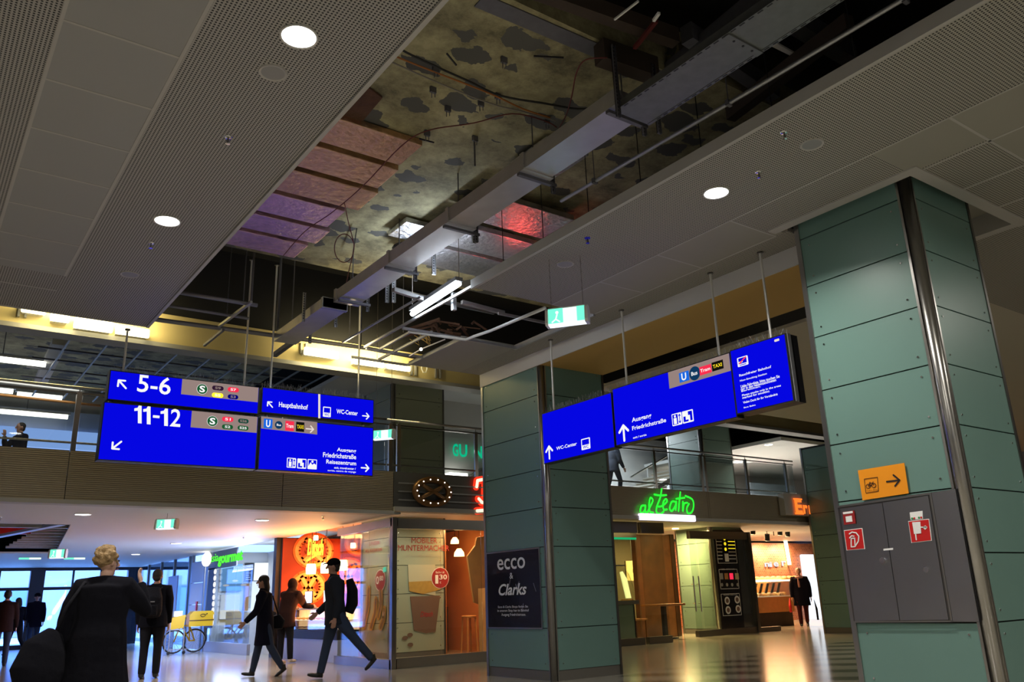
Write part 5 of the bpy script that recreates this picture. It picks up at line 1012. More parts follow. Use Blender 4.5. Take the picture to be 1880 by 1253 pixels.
mb = MB().box(-8, 12, YF, YF+.25, 2.52, 2.8)
struct(mb.build('window_1', 'frame_dark')); xs = []
fr_ = MB(); gz = MB()
pv = [-2.2, .95, 4.1, 7.2]
for x in pv: struct(MB().box(x-.22, x+.22, YF-.02, YF+.25, 0, 2.6).build('window_1', 'frame_dark'))
for a, b in zip(pv, pv[1:]):
    t = thing('entrance_window', f'tall framed window bay of the entrance front, {["at the far left edge behind the walkers","behind the man in the dark jacket","behind the curly haired person"][pv.index(a)]}', 'window', ((a+b)/2, YF+.1, 0), 'window bays of the entrance')
    MB().box(a+.22, b-.22, YF+.05, YF+.15, 1.88, 1.98).build('transom', 'frame_dark', t); MB().box(a+.22, b-.22, YF+.05, YF+.15, 0, .14).build('sill', 'frame_dark', t)
    w = (b-a-.44)/3
    for k in (1, 2): MB().box(a+.22+w*k-.03, a+.22+w*k+.03, YF+.05, YF+.15, 1.98, 2.52).build('glazing_bar', 'frame_dark', t)
    MB().box(a+.22+w*1.9, a+.22+w*1.9+.08, YF+.05, YF+.15, .14, 1.88).build('glazing_bar', 'frame_dark', t)
    MB().box(a+.24, b-.24, YF+.09, YF+.10, .14, 2.5).build('glass_pane', 'glass_blue_clear', t)
struct(MB().box(-8, -2.4, YF, YF+.2, 0, 2.6).build('wall_left', 'frame_dark'))
# street outside
struct(MB().box(-30, 60, 33.7, 90, -.12, -.02).build('ground', 'pavement')); struct(MB().box(-30, 40, 52, 60, 0, 5.2).build('building', 'street_wall'))
mb = MB()
for k in range(12): mb.box(-20+4*k, -17.6+4*k, 51.9, 52, .3, 2.4)
struct(mb.build('building', 'street_window'))
# the hall is closed towards the tracks behind the shops
struct(MB().box(9.7, 34, 24.1, 24.3, 0, 3.3).build('wall_back', 'orange_wall')); struct(MB().box(7.4, 7.5, 24.1, 33.4, 2.66, 7).build('wall_right', 'white_paint'))
struct(MB().box(-8, 7.4, 33.0, 33.4, 2.66, 7).build('wall_far', 'grey_panel')); 
struct(MB().box(7.5, 40, 24.35, 33.7, -.12, -.02).build('ground', 'pavement')); struct(MB().box(20, 21, 24.4, 52, 0, 5).build('building', 'street_wall'))
# open patch in the lower ceiling
t = thing('ceiling_grid', 'bare ceiling patch with slats under the balcony at the left', 'ceiling grid', (0, 21, 2.8))
for k in range(10): MB().bar((2.2-.0*k, 17.5+.75*k, 2.70), (3.4, 17.5+.75*k, 2.70), .05).build('slat', 'galv', t)
MB().box(-5, 3.4, 20.5, 20.6, 2.72, 2.85).build('red_strip', 'red', t); MB().bar((.6, 25.2, 2.66), (2.4, 17.3, 2.66), .14, .05).build('blue_white_bar', 'pale_blue', t); MB().box(-5, 3.4, 18.0, 18.1, 2.64, 2.70).build('cross_bar', 'galv', t)
MB().box(-4, .6, 21.5, 23.5, 2.72, 2.78).build('white_board', 'white', t)

# ================================================================ CAFE BEHIND THE NEON NAME
T3 = lambda X, Y: (1100+.26596*X, 940+.26596*Y)
yg = 14.45
t = thing('shop_glazing', 'frameless glass front of the café under the neon name', 'glazing', (13.2, yg, 0))
for (X0, X1) in ((90, 308), (308, 498)):
    a, b = at(*T3(X0+30, 920), 'y', yg), at(*T3(X1, 890), 'y', yg); MB().box(a.x, b.x-.01, yg-.006, yg+.006, .15, 2.45).build('glass_pane', 'glass_green', t); MB().box(a.x, b.x, yg-.06, yg+.06, 0, .15).build('base_rail', 'steel_dark', t); MB().box(a.x, b.x, yg-.06, yg+.06, 2.45, 2.70).build('head_rail', 'steel_dark', t)
a = at(*T3(680, 868), 'z', 0); b = at(*T3(850, 848), 'z', 0); c = at(*T3(1155, 800), 'z', 0)
t = thing('shop_glazing', 'glass front beside the green panel with pull handles', 'glazing', (17.5, 15.4, 0)); y2 = 15.35
xa, xb, xc = at(*T3(680, 868), 'y', y2).x, at(*T3(850, 848), 'y', y2).x, at(*T3(1100, 815), 'y', y2).x
for p0, p1 in ((xa, xb), (xb, xc)):
    MB().box(p0, p1-.01, y2-.006, y2+.006, .15, 2.42).build('glass_pane', 'glass_green', t); MB().box(p0, p1, y2-.06, y2+.06, 0, .15).build('base_rail', 'steel_dark', t); MB().box(p0, p1, y2-.06, y2+.06, 2.42, 2.62).build('head_rail', 'steel_dark', t)
for X, dx in ((648, -.0), (685, 0)):
    a, b = at(*T3(X, 445), 'y', y2-.08), at(*T3(X+22, 690), 'y', y2-.08); MB().cyl((a.x, a.y, b.z), (a.x, a.y, a.z), .016, 10).build('pull_handle', 'chrome', t)
    for zz in (a.z-.2, b.z+.2): MB().cyl((a.x, a.y, zz), (a.x, y2, zz), .009, 8).build('handle_bracket', 'chrome', t)
struct(MB().box(11.4, 17.9, 18.2, 18.3, 0, 2.66).build('wall_cafe', 'olive_wall'))
struct(MB().box(11.3, 11.4, 14.5, 18.2, 0, 2.66).build('wall_cafe', 'olive_wall'))
def yq(X, Y, y): return at(*T3(X, Y), 'y', y)
a, b, c, d = yq(285, 850, 16.2), yq(565, 845, 16.2), yq(505, 110, 16.2), yq(258, 150, 16.2)
t = thing('wood_screen', 'tall brown veneered wall screen in the café', 'screen', ((a.x+b.x)/2, 16.25, 0)); MB().box(min(a.x, d.x)+.05, max(b.x, c.x)-.15, 16.2, 16.35, 0, 2.58).build('veneer', 'wood_vein', t)
MB().box(max(b.x, c.x)-.15, max(b.x, c.x), 16.18, 16.36, 0, 2.6).build('end_edge', 'wood_dark', t)
a, b = yq(192, 480, 17.2), yq(275, 340, 17.2); t = thing('framed_picture', 'small picture with a wide pale mount in the café', 'picture', ((a.x+b.x)/2, 17.2, a.z)); MB().box(a.x, b.x+.25, 17.2, 17.25, a.z, b.z).build('mount', 'cream', t, bevel=.01); MB().box(a.x+.25, b.x, 17.19, 17.2, a.z+.22, b.z-.22).build('print', 'wood_dark', t); MB().bar(((a.x+b.x)/2, 17.22, b.z), ((a.x+b.x)/2, 17.22, 2.78), .01).build('hanging_wire', 'black', t)
a, b = yq(95, 185, 15.4), yq(255, 165, 15.4); t = thing('light_strip', 'green glowing strip light in the café ceiling', 'lamp', (a+b)/2); MB().box(a.x-.2, b.x, 15.4, 15.44, a.z-.02, a.z+.03).build('tube', 'green_strip', t); MB().box(a.x-.2, b.x, 15.4, 15.44, a.z+.03, 2.78).build('mount', 'black', t)
# glass vitrine
t = thing('display_vitrine', 'curved glass vitrine lit yellow inside at the café entrance', 'vitrine', (14.1, 15.6, 0))
mb = MB(); pr = [(14.55, .95), (14.52, 1.25), (14.40, 1.55), (14.22, 1.72), (13.2, 1.74), (13.2, .95)]
mb.prism([(x, 15.2, z) for x, z in pr], (0, .02, 0)); mb.build('end_glass', 'glass_green', t); MB().box(13.2, 14.5, 15.2, 15.9, 0, .86).build('base', 'green_glass_dim', t); MB().box(13.15, 14.62, 15.15, 16.3, .86, .95).build('worktop', 'steel', t)
MB().prism([(14.30, 15.22, 1.0), (14.44, 15.22, 1.0), (14.34, 15.22, 1.45), (14.22, 15.22, 1.62), (14.16, 15.22, 1.60)], (0, .05, 0)).build('light_strip', 'vitrine_light', t)
MB().box(13.2, 14.3, 15.2, 16.2, 1.74, 1.77).build('top', 'steel', t); MB().box(13.3, 14.2, 15.3, 16.1, 1.28, 1.29).build('shelf', 'glass_green', t)
area('vitrine_glow', (13.9, 15.6, 1.7), .4, 1.5, (.9, 1, .4))
# cafe table and chair
t = thing('cafe_table', 'wooden café table with a central leg behind the glass', 'table', (16.0, 15.7, 0)); a, b = yq(365, 650, 15.5), yq(556, 645, 15.5)
MB().box(a.x, b.x, 15.3, 15.9, a.z-.02, a.z+.03).build('table_top', 'wood', t, bevel=.006); MB().box((a.x+b.x)/2-.05, (a.x+b.x)/2+.05, 15.55, 15.65, .03, a.z-.02).build('pedestal', 'black', t); MB().box((a.x+b.x)/2-.25, (a.x+b.x)/2+.25, 15.4, 15.8, 0, .03).build('foot', 'black', t)
a = yq(290, 745, 15.3); t = thing('cafe_chair', 'orange-brown wooden chair beside the café table', 'chair', (a.x, 15.4, 0))
MB().box(a.x-.32, a.x+.12, 15.2, 15.6, a.z-.02, a.z+.02).build('seat', 'wood_light', t, bevel=.008); MB().box(a.x-.34, a.x-.30, 15.2, 15.6, a.z+.12, a.z+.48).build('backrest', 'wood_light', t, bevel=.008)
for dx, dy in ((-.30, 15.22), (.08, 15.22), (-.30, 15.56), (.08, 15.56)): MB().box(a.x+dx-.02, a.x+dx+.02, dy-.02, dy+.02, 0, a.z+(.3 if dx < 0 else -.02)).build('leg', 'wood', t)
area('cafe_light', (14.5, 15.2, 2.6), 1.0, 40, (1, .68, .25)); area('cafe_spot', (17.3, 16.3, 2.7), .25, 260, (1, .72, .28)); area('cafe_spot', (16.4, 15.3, 2.6), .25, 8, (1, .6, .2))
t = thing('recessed_spot', 'bright yellow spot above the green panel with handles', 'lamp', (17.3, 16.3, 2.74)); MB().lathe((17.3, 16.3, 0), [(.09, 2.75), (.09, 2.78)], 16).build('lens', 'warm_lamp', t)
# glowing yellow green wall panels = lower left face of the far column
# menu board in the glass
FMn = Frame((0, y2-.02, 0), (1, 0, 0), (0, -1, 0), 'y', y2-.02)
t = thing('menu_board', 'tall black menu board with ice cream and coffee pictures', 'menu board', (18.5, y2-.02, .2))
quad(FMn, [T3(*p) for p in ((848, 818), (1003, 800), (940, 122), (782, 126))], 'black_gloss', t, 'board', .01, .008)
for (p0, p1) in (((795, 150), (955, 355)), ((820, 400), (968, 530)), ((835, 570), (985, 712))):
    (u0, v0), (u1, v1) = FMn.uv(*T3(*p0)), FMn.uv(*T3(*p1)); um = [u0, u1]; 
    (u1, v1) = (max(u0, u1), v1); stroke(FMn, [[(u0+.02, v0), (u1-.03, v0), (u1-.03, v1), (u0+.02, v1), (u0+.02, v0)]], .012, 'print_white', t, 'border', .016, rnd=False)
text(FMn, 'COFFEE SPECIALS', T3(812, 165), T3(925, 155), 'print_white', t, .016); text(FMn, 'ICE CREAM', T3(838, 403), T3(930, 393), 'print_white', t, .016); text(FMn, 'WARM DRINKS', T3(855, 580), T3(950, 570), 'print_white', t, .016)
for k in range(7):
    for X, w in ((805, 36), (885, 48)):
        Y = 185+24*k; (u0, v0), (u1, _) = FMn.uv(*T3(X+k*1.5, Y)), FMn.uv(*T3(X+w+k*1.5, Y)); rect(FMn, (u0, v0), (u1, v0+.02), 'b_taxi' if X > 850 and k < 4 else 'print_white', t, 'menu_line', .016, px=False)
for k, (X, Y) in enumerate(((862, 187), (866, 222), (870, 260))): disc(FMn, T3(X, Y), .045, 'b_taxi', t, 'picture', .017, n=14)
rect(FMn, T3(868, 345), T3(888, 290), 'print_white', t, 'picture', .017)
for k, X in enumerate((840, 875, 910, 948)):
    rect(FMn, T3(X-10, 468), T3(X+10, 425), ['print_grey', 'wood_light', 'b_red', 'cream'][k], t, 'picture', .017); disc(FMn, T3(X+5, 505), .045, 'print_grey', t, 'picture', .017, n=12)
for X, Y in ((881, 615), (949, 608), (888, 680), (957, 672)): disc(FMn, T3(X, Y), .10, 'print_white', t, 'plate', .017, n=18); disc(FMn, T3(X, Y), .06, 'print_brown', t, 'cup', .019, n=14)
o = MB().prism([yq(*p, y2+.03) for p in ((1005, 800), (1085, 790), (1020, 160), (980, 122), (942, 122))], (0, .08, 0)).build('partition_board', 'black'); tag(o, 'black panel leaning beside the menu board', 'panel')
t = thing('shop_post', 'grey metal post and plinth at the bakery opening', 'post', (20, 15.3, 0)); a = at(*T3(1090, 815), 'y', y2); MB().box(a.x-.05, a.x+.05, y2-.1, y2+.1, 0, 2.62).build('post', 'steel_dark', t); MB().box(a.x, a.x+.95, y2-.05, y2+.05, 0, .12).build('sill', 'steel_dark', t)

# ================================================================ BAKERY
struct(MB().box(19.0, 33.9, 19.8, 19.9, 0, 2.7).build('wall_bakery', 'brick'))
yc = 16.9
t = thing('bakery_counter', 'bakery counter with wooden front, dark plinth and lit display', 'counter', (22, yc, 0))
X0, X1 = at(1375, 1140, 'y', yc).x, at(1462, 1140, 'y', yc).x
MB().box(X0, X1, yc+.1, yc+.9, 0, .42).build('plinth', 'dark_brown', t); MB().box(X0, X1, yc, yc+.9, .42, .86).build('wood_front', 'wood_light', t)
MB().box(X0, X1, yc, yc+.9, .86, .89).build('display_floor', 'white', t); MB().box(X0, X1, yc+.01, yc+.02, .89, 1.32).build('front_glass', 'glass', t); MB().box(X0, X1, yc+.0, yc+.8, 1.32, 1.36).build('light_rail', 'warm_spot', t); MB().box(X0, X1, yc+.85, yc+.9, .89, 1.4).build('back_board', 'wood_light', t)
random.seed(3)
for k in range(26):
    x = X0+.12+(X1-X0-.25)*((k % 13)/12); y = yc+.25+.3*(k//13); z = .89+.0
    o = MB().ball((x, y, z+.055), (.11, .09, .055), 10, 6).build('bread_loaf', ['wood_light', 'bread', 'wood'][k % 3], smooth=True); tag(o, 'golden loaf in the lit bakery display', 'bread', 'loaves in the bakery display')
for k in range(9):
    x = X0+.2+.27*k; o = MB().ball((x+.6, yc+.4, 1.36+.06), (.14, .1, .06), 10, 6).build('bread_loaf', 'bread', smooth=True); tag(o, 'pale loaf heaped on top of the bakery display', 'bread', 'loaves on top of the bakery display')
for k in range(5):
    x = X0+.35+.28*k; o = MB().prism([(x, yc+.03, .98), (x+.12, yc+.03, .98), (x+.28, yc+.03, 1.27), (x+.16, yc+.03, 1.27)], (0, .015, 0)).build('price_board', 'dark_brown'); tag(o, 'slanted dark price board in the bakery display', 'sign', 'price boards in the bakery display')
t = thing('wall_lettering', 'white letters of the bakery name on the brick wall', 'lettering', (24, 19.75, 1.7)); FW = Frame((0, 19.78, 0), (1, 0, 0), (0, -1, 0), 'y', 19.78); E4 = lambda X, Y: (1360+.17564*X, 950+.17564*Y)
for s_, a, b in (('n', (250, 520), (290, 478)), ('i', (300, 522), (318, 470)), ('e', (345, 518), (385, 470)), ('r', (428, 510), (465, 458))): text(FW, s_, E4(*a), E4(*b), 'sign_white', t, .03, .02, ext=.02)
t = thing('track_light', 'black track with four spotlights over the bakery counter', 'spotlights', (22, 17.5, 2.5)); a, b = at(*E4(150, 108), 'y', 16.5), at(*E4(515, 112), 'y', 16.5)
MB().box(a.x, b.x, 16.48, 16.52, a.z-.02, a.z+.02).build('track', 'black', t); MB().box((a.x+b.x)/2-.01, (a.x+b.x)/2+.01, 16.49, 16.51, a.z, 2.66).build('drop_rod', 'black', t)
for X, Y, y in ((130, 150, 16.5), (280, 220, 16.5), (412, 160, 16.5), (492, 175, 16.5)):
    p_ = at(*E4(X, Y), 'y', y); h = MB().cyl((p_.x, p_.y, p_.z+.12), (p_.x+.03, p_.y+.04, p_.z-.07), .075, 14).build('spot_head', 'black', t); MB().cyl((p_.x+.03, p_.y+.04, p_.z-.071), (p_.x+.031, p_.y+.041, p_.z-.08), .06, 14).build('lens', 'warm_spot', h); MB().cyl((p_.x, p_.y, p_.z+.1), (p_.x, p_.y, a.z), .01, 6).build('stem', 'black', h)
area('bakery_light', (22.5, 17.6, 2.7), 2.0, 420, (1, .52, .22)); area('bakery_wall', (at(1412, 1000, 'y', 19.4).x, 19.3, 2.5), .3, 55, (1, .7, .4), (radians(30), 0, 0)); area('bakery_wall', (at(1450, 1000, 'y', 19.4).x, 19.3, 2.5), .3, 55, (1, .7, .4), (radians(30), 0, 0)); area('bakery_front', (21.6, 17.1, 1.30), 2.0, 14, (1, .8, .55), (0, 0, 0), .3)
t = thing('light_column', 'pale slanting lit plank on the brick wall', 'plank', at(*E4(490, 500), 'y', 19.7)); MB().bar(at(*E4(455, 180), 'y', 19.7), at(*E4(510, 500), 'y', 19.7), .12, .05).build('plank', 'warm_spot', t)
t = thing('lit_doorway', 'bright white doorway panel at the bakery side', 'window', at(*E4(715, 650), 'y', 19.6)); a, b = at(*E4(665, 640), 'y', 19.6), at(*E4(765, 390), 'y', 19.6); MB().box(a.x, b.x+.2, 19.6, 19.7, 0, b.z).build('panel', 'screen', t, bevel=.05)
# ================================================================ PEOPLE
def remesh(mb, name, mt, parent, vox, sm=6):
    o = mb.build(name, mt, parent, smooth=True)
    md = o.modifiers.new('r', 'REMESH'); md.mode = 'VOXEL'; md.voxel_size = vox; md.use_smooth_shade = True
    m2 = o.modifiers.new('s', 'SMOOTH'); m2.iterations = sm; m2.factor = .5
    bpy.context.view_layer.update()
    me = bpy.data.meshes.new_from_object(o.evaluated_get(bpy.context.evaluated_depsgraph_get()))
    o.modifiers.clear(); old = o.data; o.data = me; bpy.data.meshes.remove(old)
    if not me.materials: me.materials.append(M[mt])
    for p in me.polygons: p.use_smooth = True
    return o
def person(label, pos, yaw, h=1.75, coat='coat_black', trouser='trouser_black', shoe='shoe_black', hair='hair_dark', skin='skin', hips=((25, 10), (-20, 25)), arms=((10, 15, 8), (-10, 20, 8)), lean=4, coat_len=.85, hair_style='short', head=(0, 0), hood=False, cap=False, vox=.012, fem=False, bulk=1.0, beard=False, bald=False, scarf=False, seat=False, coat_flare=1.0, legs=True, shift_z=0):
    """local axes: x right, y forward, z up; hips = (swing, knee bend) of right and left leg; arms = (forward swing, elbow bend, abduction)"""
    k = h/1.75; Rz = Matrix.Rotation(yaw, 3, 'Z')
    def V_(x, y, z): return Vector((x, y, z))*k
    up_, lo_ = .44, .43
    hipz = .93
    def leg(sx, sw, kn):
        a = radians(sw); b = radians(sw-kn); hp = Vector((sx*.10, 0, 0)); kne = hp+Vector((0, sin(a)*up_, -cos(a)*up_)); an = kne+Vector((0, sin(b)*lo_, -cos(b)*lo_)); return hp, kne, an, b
    legs_ = [leg(1, *hips[0]), leg(-1, *hips[1])]
    low = min(l[2].z for l in legs_); base = Vector((0, 0, -low+.075))
    legs_ = [(a+base, b+base, c+base, d) for a, b, c, d in legs_]; pel = base
    ln = radians(lean); sp = Vector((0, sin(ln), cos(ln)))
    chest = pel+sp*.33; neck = pel+sp*.52; sh = pel+sp*.46
    hd = neck+Vector((0, sin(ln)*.08+.02, .165)); hy, hp_ = radians(head[0]), radians(head[1]); RH = Matrix.Rotation(hy, 3, 'Z') @ Matrix.Rotation(-hp_, 3, 'X')
    def arm(sx, sw, el, ab):
        a, b, c = radians(sw), radians(sw+el), radians(ab); s0 = sh+Vector((sx*.195, 0, 0))
        e = s0+Vector((sx*sin(c)*.29, sin(a)*.29, -cos(a)*cos(c)*.29)); w = e+Vector((sx*sin(c)*.4*.26*.5-(sx*.10 if el > 80 else 0), sin(b)*.26, -cos(b)*.26)); return s0, e, w
    arms_ = [arm(1, *arms[0]), arm(-1, *arms[1])]
    X = lambda p: Rz @ (Vector(p)*k)+Vector(pos)+Vector((0, 0, shift_z))
    tX = lambda mb_: None
    def fin(mb_, name, mt, parent, v=None, sm=5):
        mb_.v = [X(p) for p in mb_.v]; return remesh(mb_, name, mt, parent, v or vox, sm)
    def plain(mb_, name, mt, parent, smooth=True):
        mb_.v = [X(p) for p in mb_.v]; return mb_.build(name, mt, parent, smooth=smooth)
    # body: one continuous surface
    bd = MB(); s = (1, 0, 0)
    bd.tube([pel+Vector((0, 0, -.06)), pel+sp*.1, pel+sp*.22, chest, sh, sh+sp*.05], [.14, .155, .13, .155, .15, .07], 16, sq=.68, side=s)
    bd.tube([sh, neck, hd-Vector((0, .01, .08))], [.06, .052, .055], 12)
    for a, b, c, d in legs_: bd.tube([a, (a+b)/2, b, (b+c)/2, c], [.085, .075, .055, .055, .038], 12)
    for a, b, c in arms_: bd.tube([sh, a, (a+b)/2, b, (b+c)/2, c], [.07, .055, .048, .042, .036, .026], 10)
    H_ = lambda x, y, z: hd+RH @ Vector((x, y, z))
    bd.ball(H_(0, -.008, .025), (.074, .092, .098), 18, 12); bd.tube([H_(0, .015, -.02), H_(0, .035, -.085)], [.062, .036], 12); bd.ball(H_(0, .05, -.09), .022, 8, 6)
    bd.tube([H_(0, .082, .03), H_(0, .108, -.02), H_(0, .088, -.03)], [.009, .015, .012], 8)
    for sx in (-1, 1): bd.ball(H_(sx*.076, -.005, .0), (.012, .02, .032), 8, 6)
    for (a, b, c), sx in zip(arms_, (1, -1)):
        d = (c-b).normalized(); sd = Vector((0, 1, 0)); sd = (sd-d*sd.dot(d)).normalized(); n_ = d.cross(sd)
        bd.tube([c, c+d*.045, c+d*.085], [.026, .040, .036], 10, sq=.45, side=sd)
        for i in range(4):
            o_ = sd*(.028-.019*i); L_ = (.07, .078, .072, .056)[i]; cu_ = n_*(sx*-.012); q = c+d*.08+o_
            bd.tube([q, q+d*L_*.5+cu_*.5, q+d*L_*.85+cu_*2], [.0095, .009, .007], 8)
        q = c+d*.03+sd*.034; bd.tube([q, q+d*.03+sd*.022, q+d*.055+sd*.026], [.012, .011, .008], 8)
    root = MB(); 
    bd.v = [X(p) for p in bd.v]
    o = bd.build('person', skin, smooth=True)
    md = o.modifiers.new('r', 'REMESH'); md.mode = 'VOXEL'; md.voxel_size = min(vox, .008); m2 = o.modifiers.new('s', 'SMOOTH'); m2.iterations = 2
    bpy.context.view_layer.update(); me = bpy.data.meshes.new_from_object(o.evaluated_get(bpy.context.evaluated_depsgraph_get())); o.modifiers.clear(); o.data = me
    for p in me.polygons: p.use_smooth = True
    if not me.materials: me.materials.append(M[skin])
    tag(o, label, 'person')
    for sx in (-1, 1): plain(MB().ball(H_(sx*.031, .080, .022), (.012, .008, .008), 8, 6), 'eye', 'eye', o)
    plain(MB().tube([H_(-.024, .086, -.052), H_(0, .094, -.052), H_(.024, .086, -.052)], .006, 6), 'mouth', 'lips', o)
    # trousers
    tr = MB(); g = .018
    tr.tube([pel+Vector((0, 0, .06)), pel+Vector((0, 0, -.04)), pel+Vector((0, 0, -.10))], [.16, .17, .13], 14, sq=.72, side=s)
    for a, b, c, d in legs_: tr.tube([a+Vector((0, 0, .02)), (a+b)/2, b, (b+c)/2, c+Vector((0, 0, .0))], [.098*bulk, .088*bulk, .070, .066, .058 if not fem else .05], 14)
    fin(tr, 'trousers', trouser, o)
    for a, b, c, d in legs_:
        sh_ = MB(); f = Vector((0, cos(d), sin(d))); dn = Vector((0, sin(d), -cos(d)))
        sh_.tube([c+Vector((0, 0, .06)), c+dn*.03], [.050, .048], 12); sh_.tube([c-f*.05+dn*.035, c+f*.03+dn*.040, c+f*.12+dn*.048, c+f*.18+dn*.052], [.036, .042, .042, .024], 12, sq=.75, side=(1, 0, 0)); fin(sh_, 'shoe', shoe, o, .009, 2)
    # coat
    ct = MB(); bl = bulk; zb = pel.z-(coat_len-.52)
    mid = (legs_[0][1]+legs_[1][1])/2; hemp = Vector((0, (mid.y)*.45*(pel.z-zb)/.44, zb))
    ct.tube([hemp, (hemp+pel)/2+Vector((0, 0, .02)), pel+sp*.05, pel+sp*.2, chest+sp*.02, sh+sp*.01, sh+sp*.065], [.215*bl*coat_flare, .20*bl*coat_flare**.5, .195*bl, .175*bl, .19*bl, .19*bl, .085], 20, sq=.72, side=s)
    ct.tube([sh+sp*.02, neck+sp*.0, neck+sp*.055+Vector((0, -.012, 0))], [.12, .088, .076], 16)
    for a, b, c in arms_: ct.tube([sh, a+Vector((0, 0, .0)), (a+b)/2, b, (b+c)/2, c-(c-b)*.02], [.10*bl, .085*bl, .074*bl, .066, .058, .046], 12)
    if hood: ct.ball(H_(0, -.03, .02), (.105, .115, .135), 16, 10); ct.tube([H_(0, -.05, -.05), neck-Vector((0, .05, .05))], [.09, .12], 12)
    fin(ct, 'coat', coat, o, vox, 6)
    # hair, caps, scarf
    hr = MB()
    if hair_style == 'curly':
        hr.ball(H_(0, -.03, .045), (.092, .10, .095), 16, 10)
        random.seed(5)
        for i in range(70):
            a, b = random.uniform(0, 2*pi), random.uniform(-.5, 1.4); p = H_(.088*cos(a)*cos(b), -.03+.098*sin(a)*cos(b), .05+.095*sin(b))
            if (RH.inverted() @ (p-hd)).y > .062 and (RH.inverted() @ (p-hd)).z < .07: continue
            hr.ball(p, random.uniform(.018, .030), 7, 5)
        hr = fin(hr, 'hair', hair, o, .007, 1)
    elif hair_style == 'long':
        hr.ball(H_(0, -.02, .04), (.088, .10, .092), 16, 10); hr.tube([H_(0, -.06, .03), H_(0, -.085, -.10), H_(0, -.09, -.24)], [.085, .09, .05], 14, sq=.55, side=(1, 0, 0)); fin(hr, 'hair', hair, o, .009, 4)
    elif hair_style == 'short':
        hr.ball(H_(0, -.022, .042), (.083, .095, .088), 16, 10); hr.ball(H_(0, -.06, -.02), (.068, .045, .06), 12, 8); fin(hr, 'hair', hair, o, .008, 3)
    if cap:
        cp = MB(); cp.ball(H_(0, -.012, .06), (.094, .106, .078), 16, 10); cp.tube([H_(0, .07, .06), H_(0, .13, .052), H_(0, .165, .04)], [.075, .07, .03], 14, sq=.14, side=tuple(RH @ Vector((1, 0, 0)))); fin(cp, 'cap', 'coat_black', o, .009, 2)
    if scarf:
        sc = MB(); sc.tube([neck+Vector((.10*cos(a), .02+.09*sin(a), .0)) for a in [j*pi/6 for j in range(12)]], .045, 10, close=True); sc.tube([neck+Vector((.02, .10, 0)), chest+Vector((.03, .17, .05)), pel+Vector((.03, .17, .22))], [.04, .045, .04], 10, sq=.5); fin(sc, 'scarf', 'scarf', o, .01, 2)
    o['_'] = 0; del o['_']
    J = dict(sh=X(sh), pel=X(pel), neck=X(neck), hd=X(hd), handR=X(arms_[0][2]), handL=X(arms_[1][2]), X=X, sp=sp, chest=X(chest))
    return o, J
# facing helper: yaw 0 looks along +Y (away from the camera down the passage)
fl = lambda px, d: (CAM+(lambda r_: r_*(d/ r_.length))(Vector(((cr*(px-CX)+fw*F).x, (cr*(px-CX)+fw*F).y, 0))))
def stand(px, py): q = at(px, py, 'z', 0); return Vector((q.x, q.y, 0))
# curly haired person in the foreground, right hand raised to the face, big bag on the left shoulder
p0, J0 = person('person with curly blond hair in a long black coat raising a hand to the face', stand(154, 1400), radians(-28), 1.60, 'coat_black', 'trouser_black', hair='hair_blond', skin='skin_pale', hips=((6, 4), (-6, 6)), arms=((42, 122, 24), (-14, 14, 16)), lean=6, coat_len=.88, hair_style='curly', head=(-40, 0), vox=.010, bulk=1.25, coat_flare=1.12)
X = J0['X']
mb = MB().tube([(-.34, -.26, .62), (-.36, -.24, .74), (-.34, -.20, .92), (-.30, -.14, 1.06)], [.22, .27, .22, .08], 18, sq=.5, side=(.5, 1, 0)); mb.v = [X(p) for p in mb.v]
bag = remesh(mb, 'shoulder_bag', 'coat_black', None, .014, 5); tag(bag, 'big soft black shoulder bag swinging behind the curly haired person', 'bag')
mb = MB().tube([(-.30, -.16, 1.02), (-.24, -.13, 1.25), (-.14, -.05, 1.46), (-.05, .12, 1.40), (-.2, .12, 1.1), (-.33, -.02, .95)], .016, 8); mb.v = [X(p) for p in mb.v]; mb.build('strap', 'cloth_black', bag, smooth=True)
# backpack man
p1, J1 = person('man seen from behind with short dark hair and a black backpack', stand(272, 1247), radians(-22), 1.78, 'coat_black', 'trouser_black', hips=((4, 3), (-3, 4)), arms=((2, 10, 7), (-2, 8, 7)), lean=2, coat_len=.66, vox=.010, bulk=1.12)
X = J1['X']
mb = MB().tube([(0, -.20, .98), (0, -.24, 1.08), (0, -.25, 1.28), (0, -.20, 1.44)], [.13, .16, .15, .10], 18, sq=.62, side=(1, 0, 0)).tube([(0, -.32, 1.0), (0, -.33, 1.16)], [.10, .09], 12, sq=.4, side=(1, 0, 0)); mb.v = [X(p) for p in mb.v]
bp_ = remesh(mb, 'backpack', 'cloth_black', None, .012, 3); tag(bp_, 'black backpack worn by the man seen from behind', 'backpack')
mb = MB().box(-.07, .05, -.375, -.36, 1.21, 1.225); mb.v = [X(p) for p in mb.v]; mb.build('reflective_strip', 'galv', bp_)
mb = MB().tube([(.10, -.16, 1.42), (.12, .02, 1.47), (.13, .15, 1.30), (.15, .02, 1.05), (.12, -.14, 1.0)], .016, 8).tube([(-.10, -.16, 1.42), (-.12, .02, 1.47), (-.13, .15, 1.30), (-.15, .02, 1.05), (-.12, -.14, 1.0)], .016, 8); mb.v = [X(p) for p in mb.v]; mb.build('straps', 'cloth_black', bp_, smooth=True)
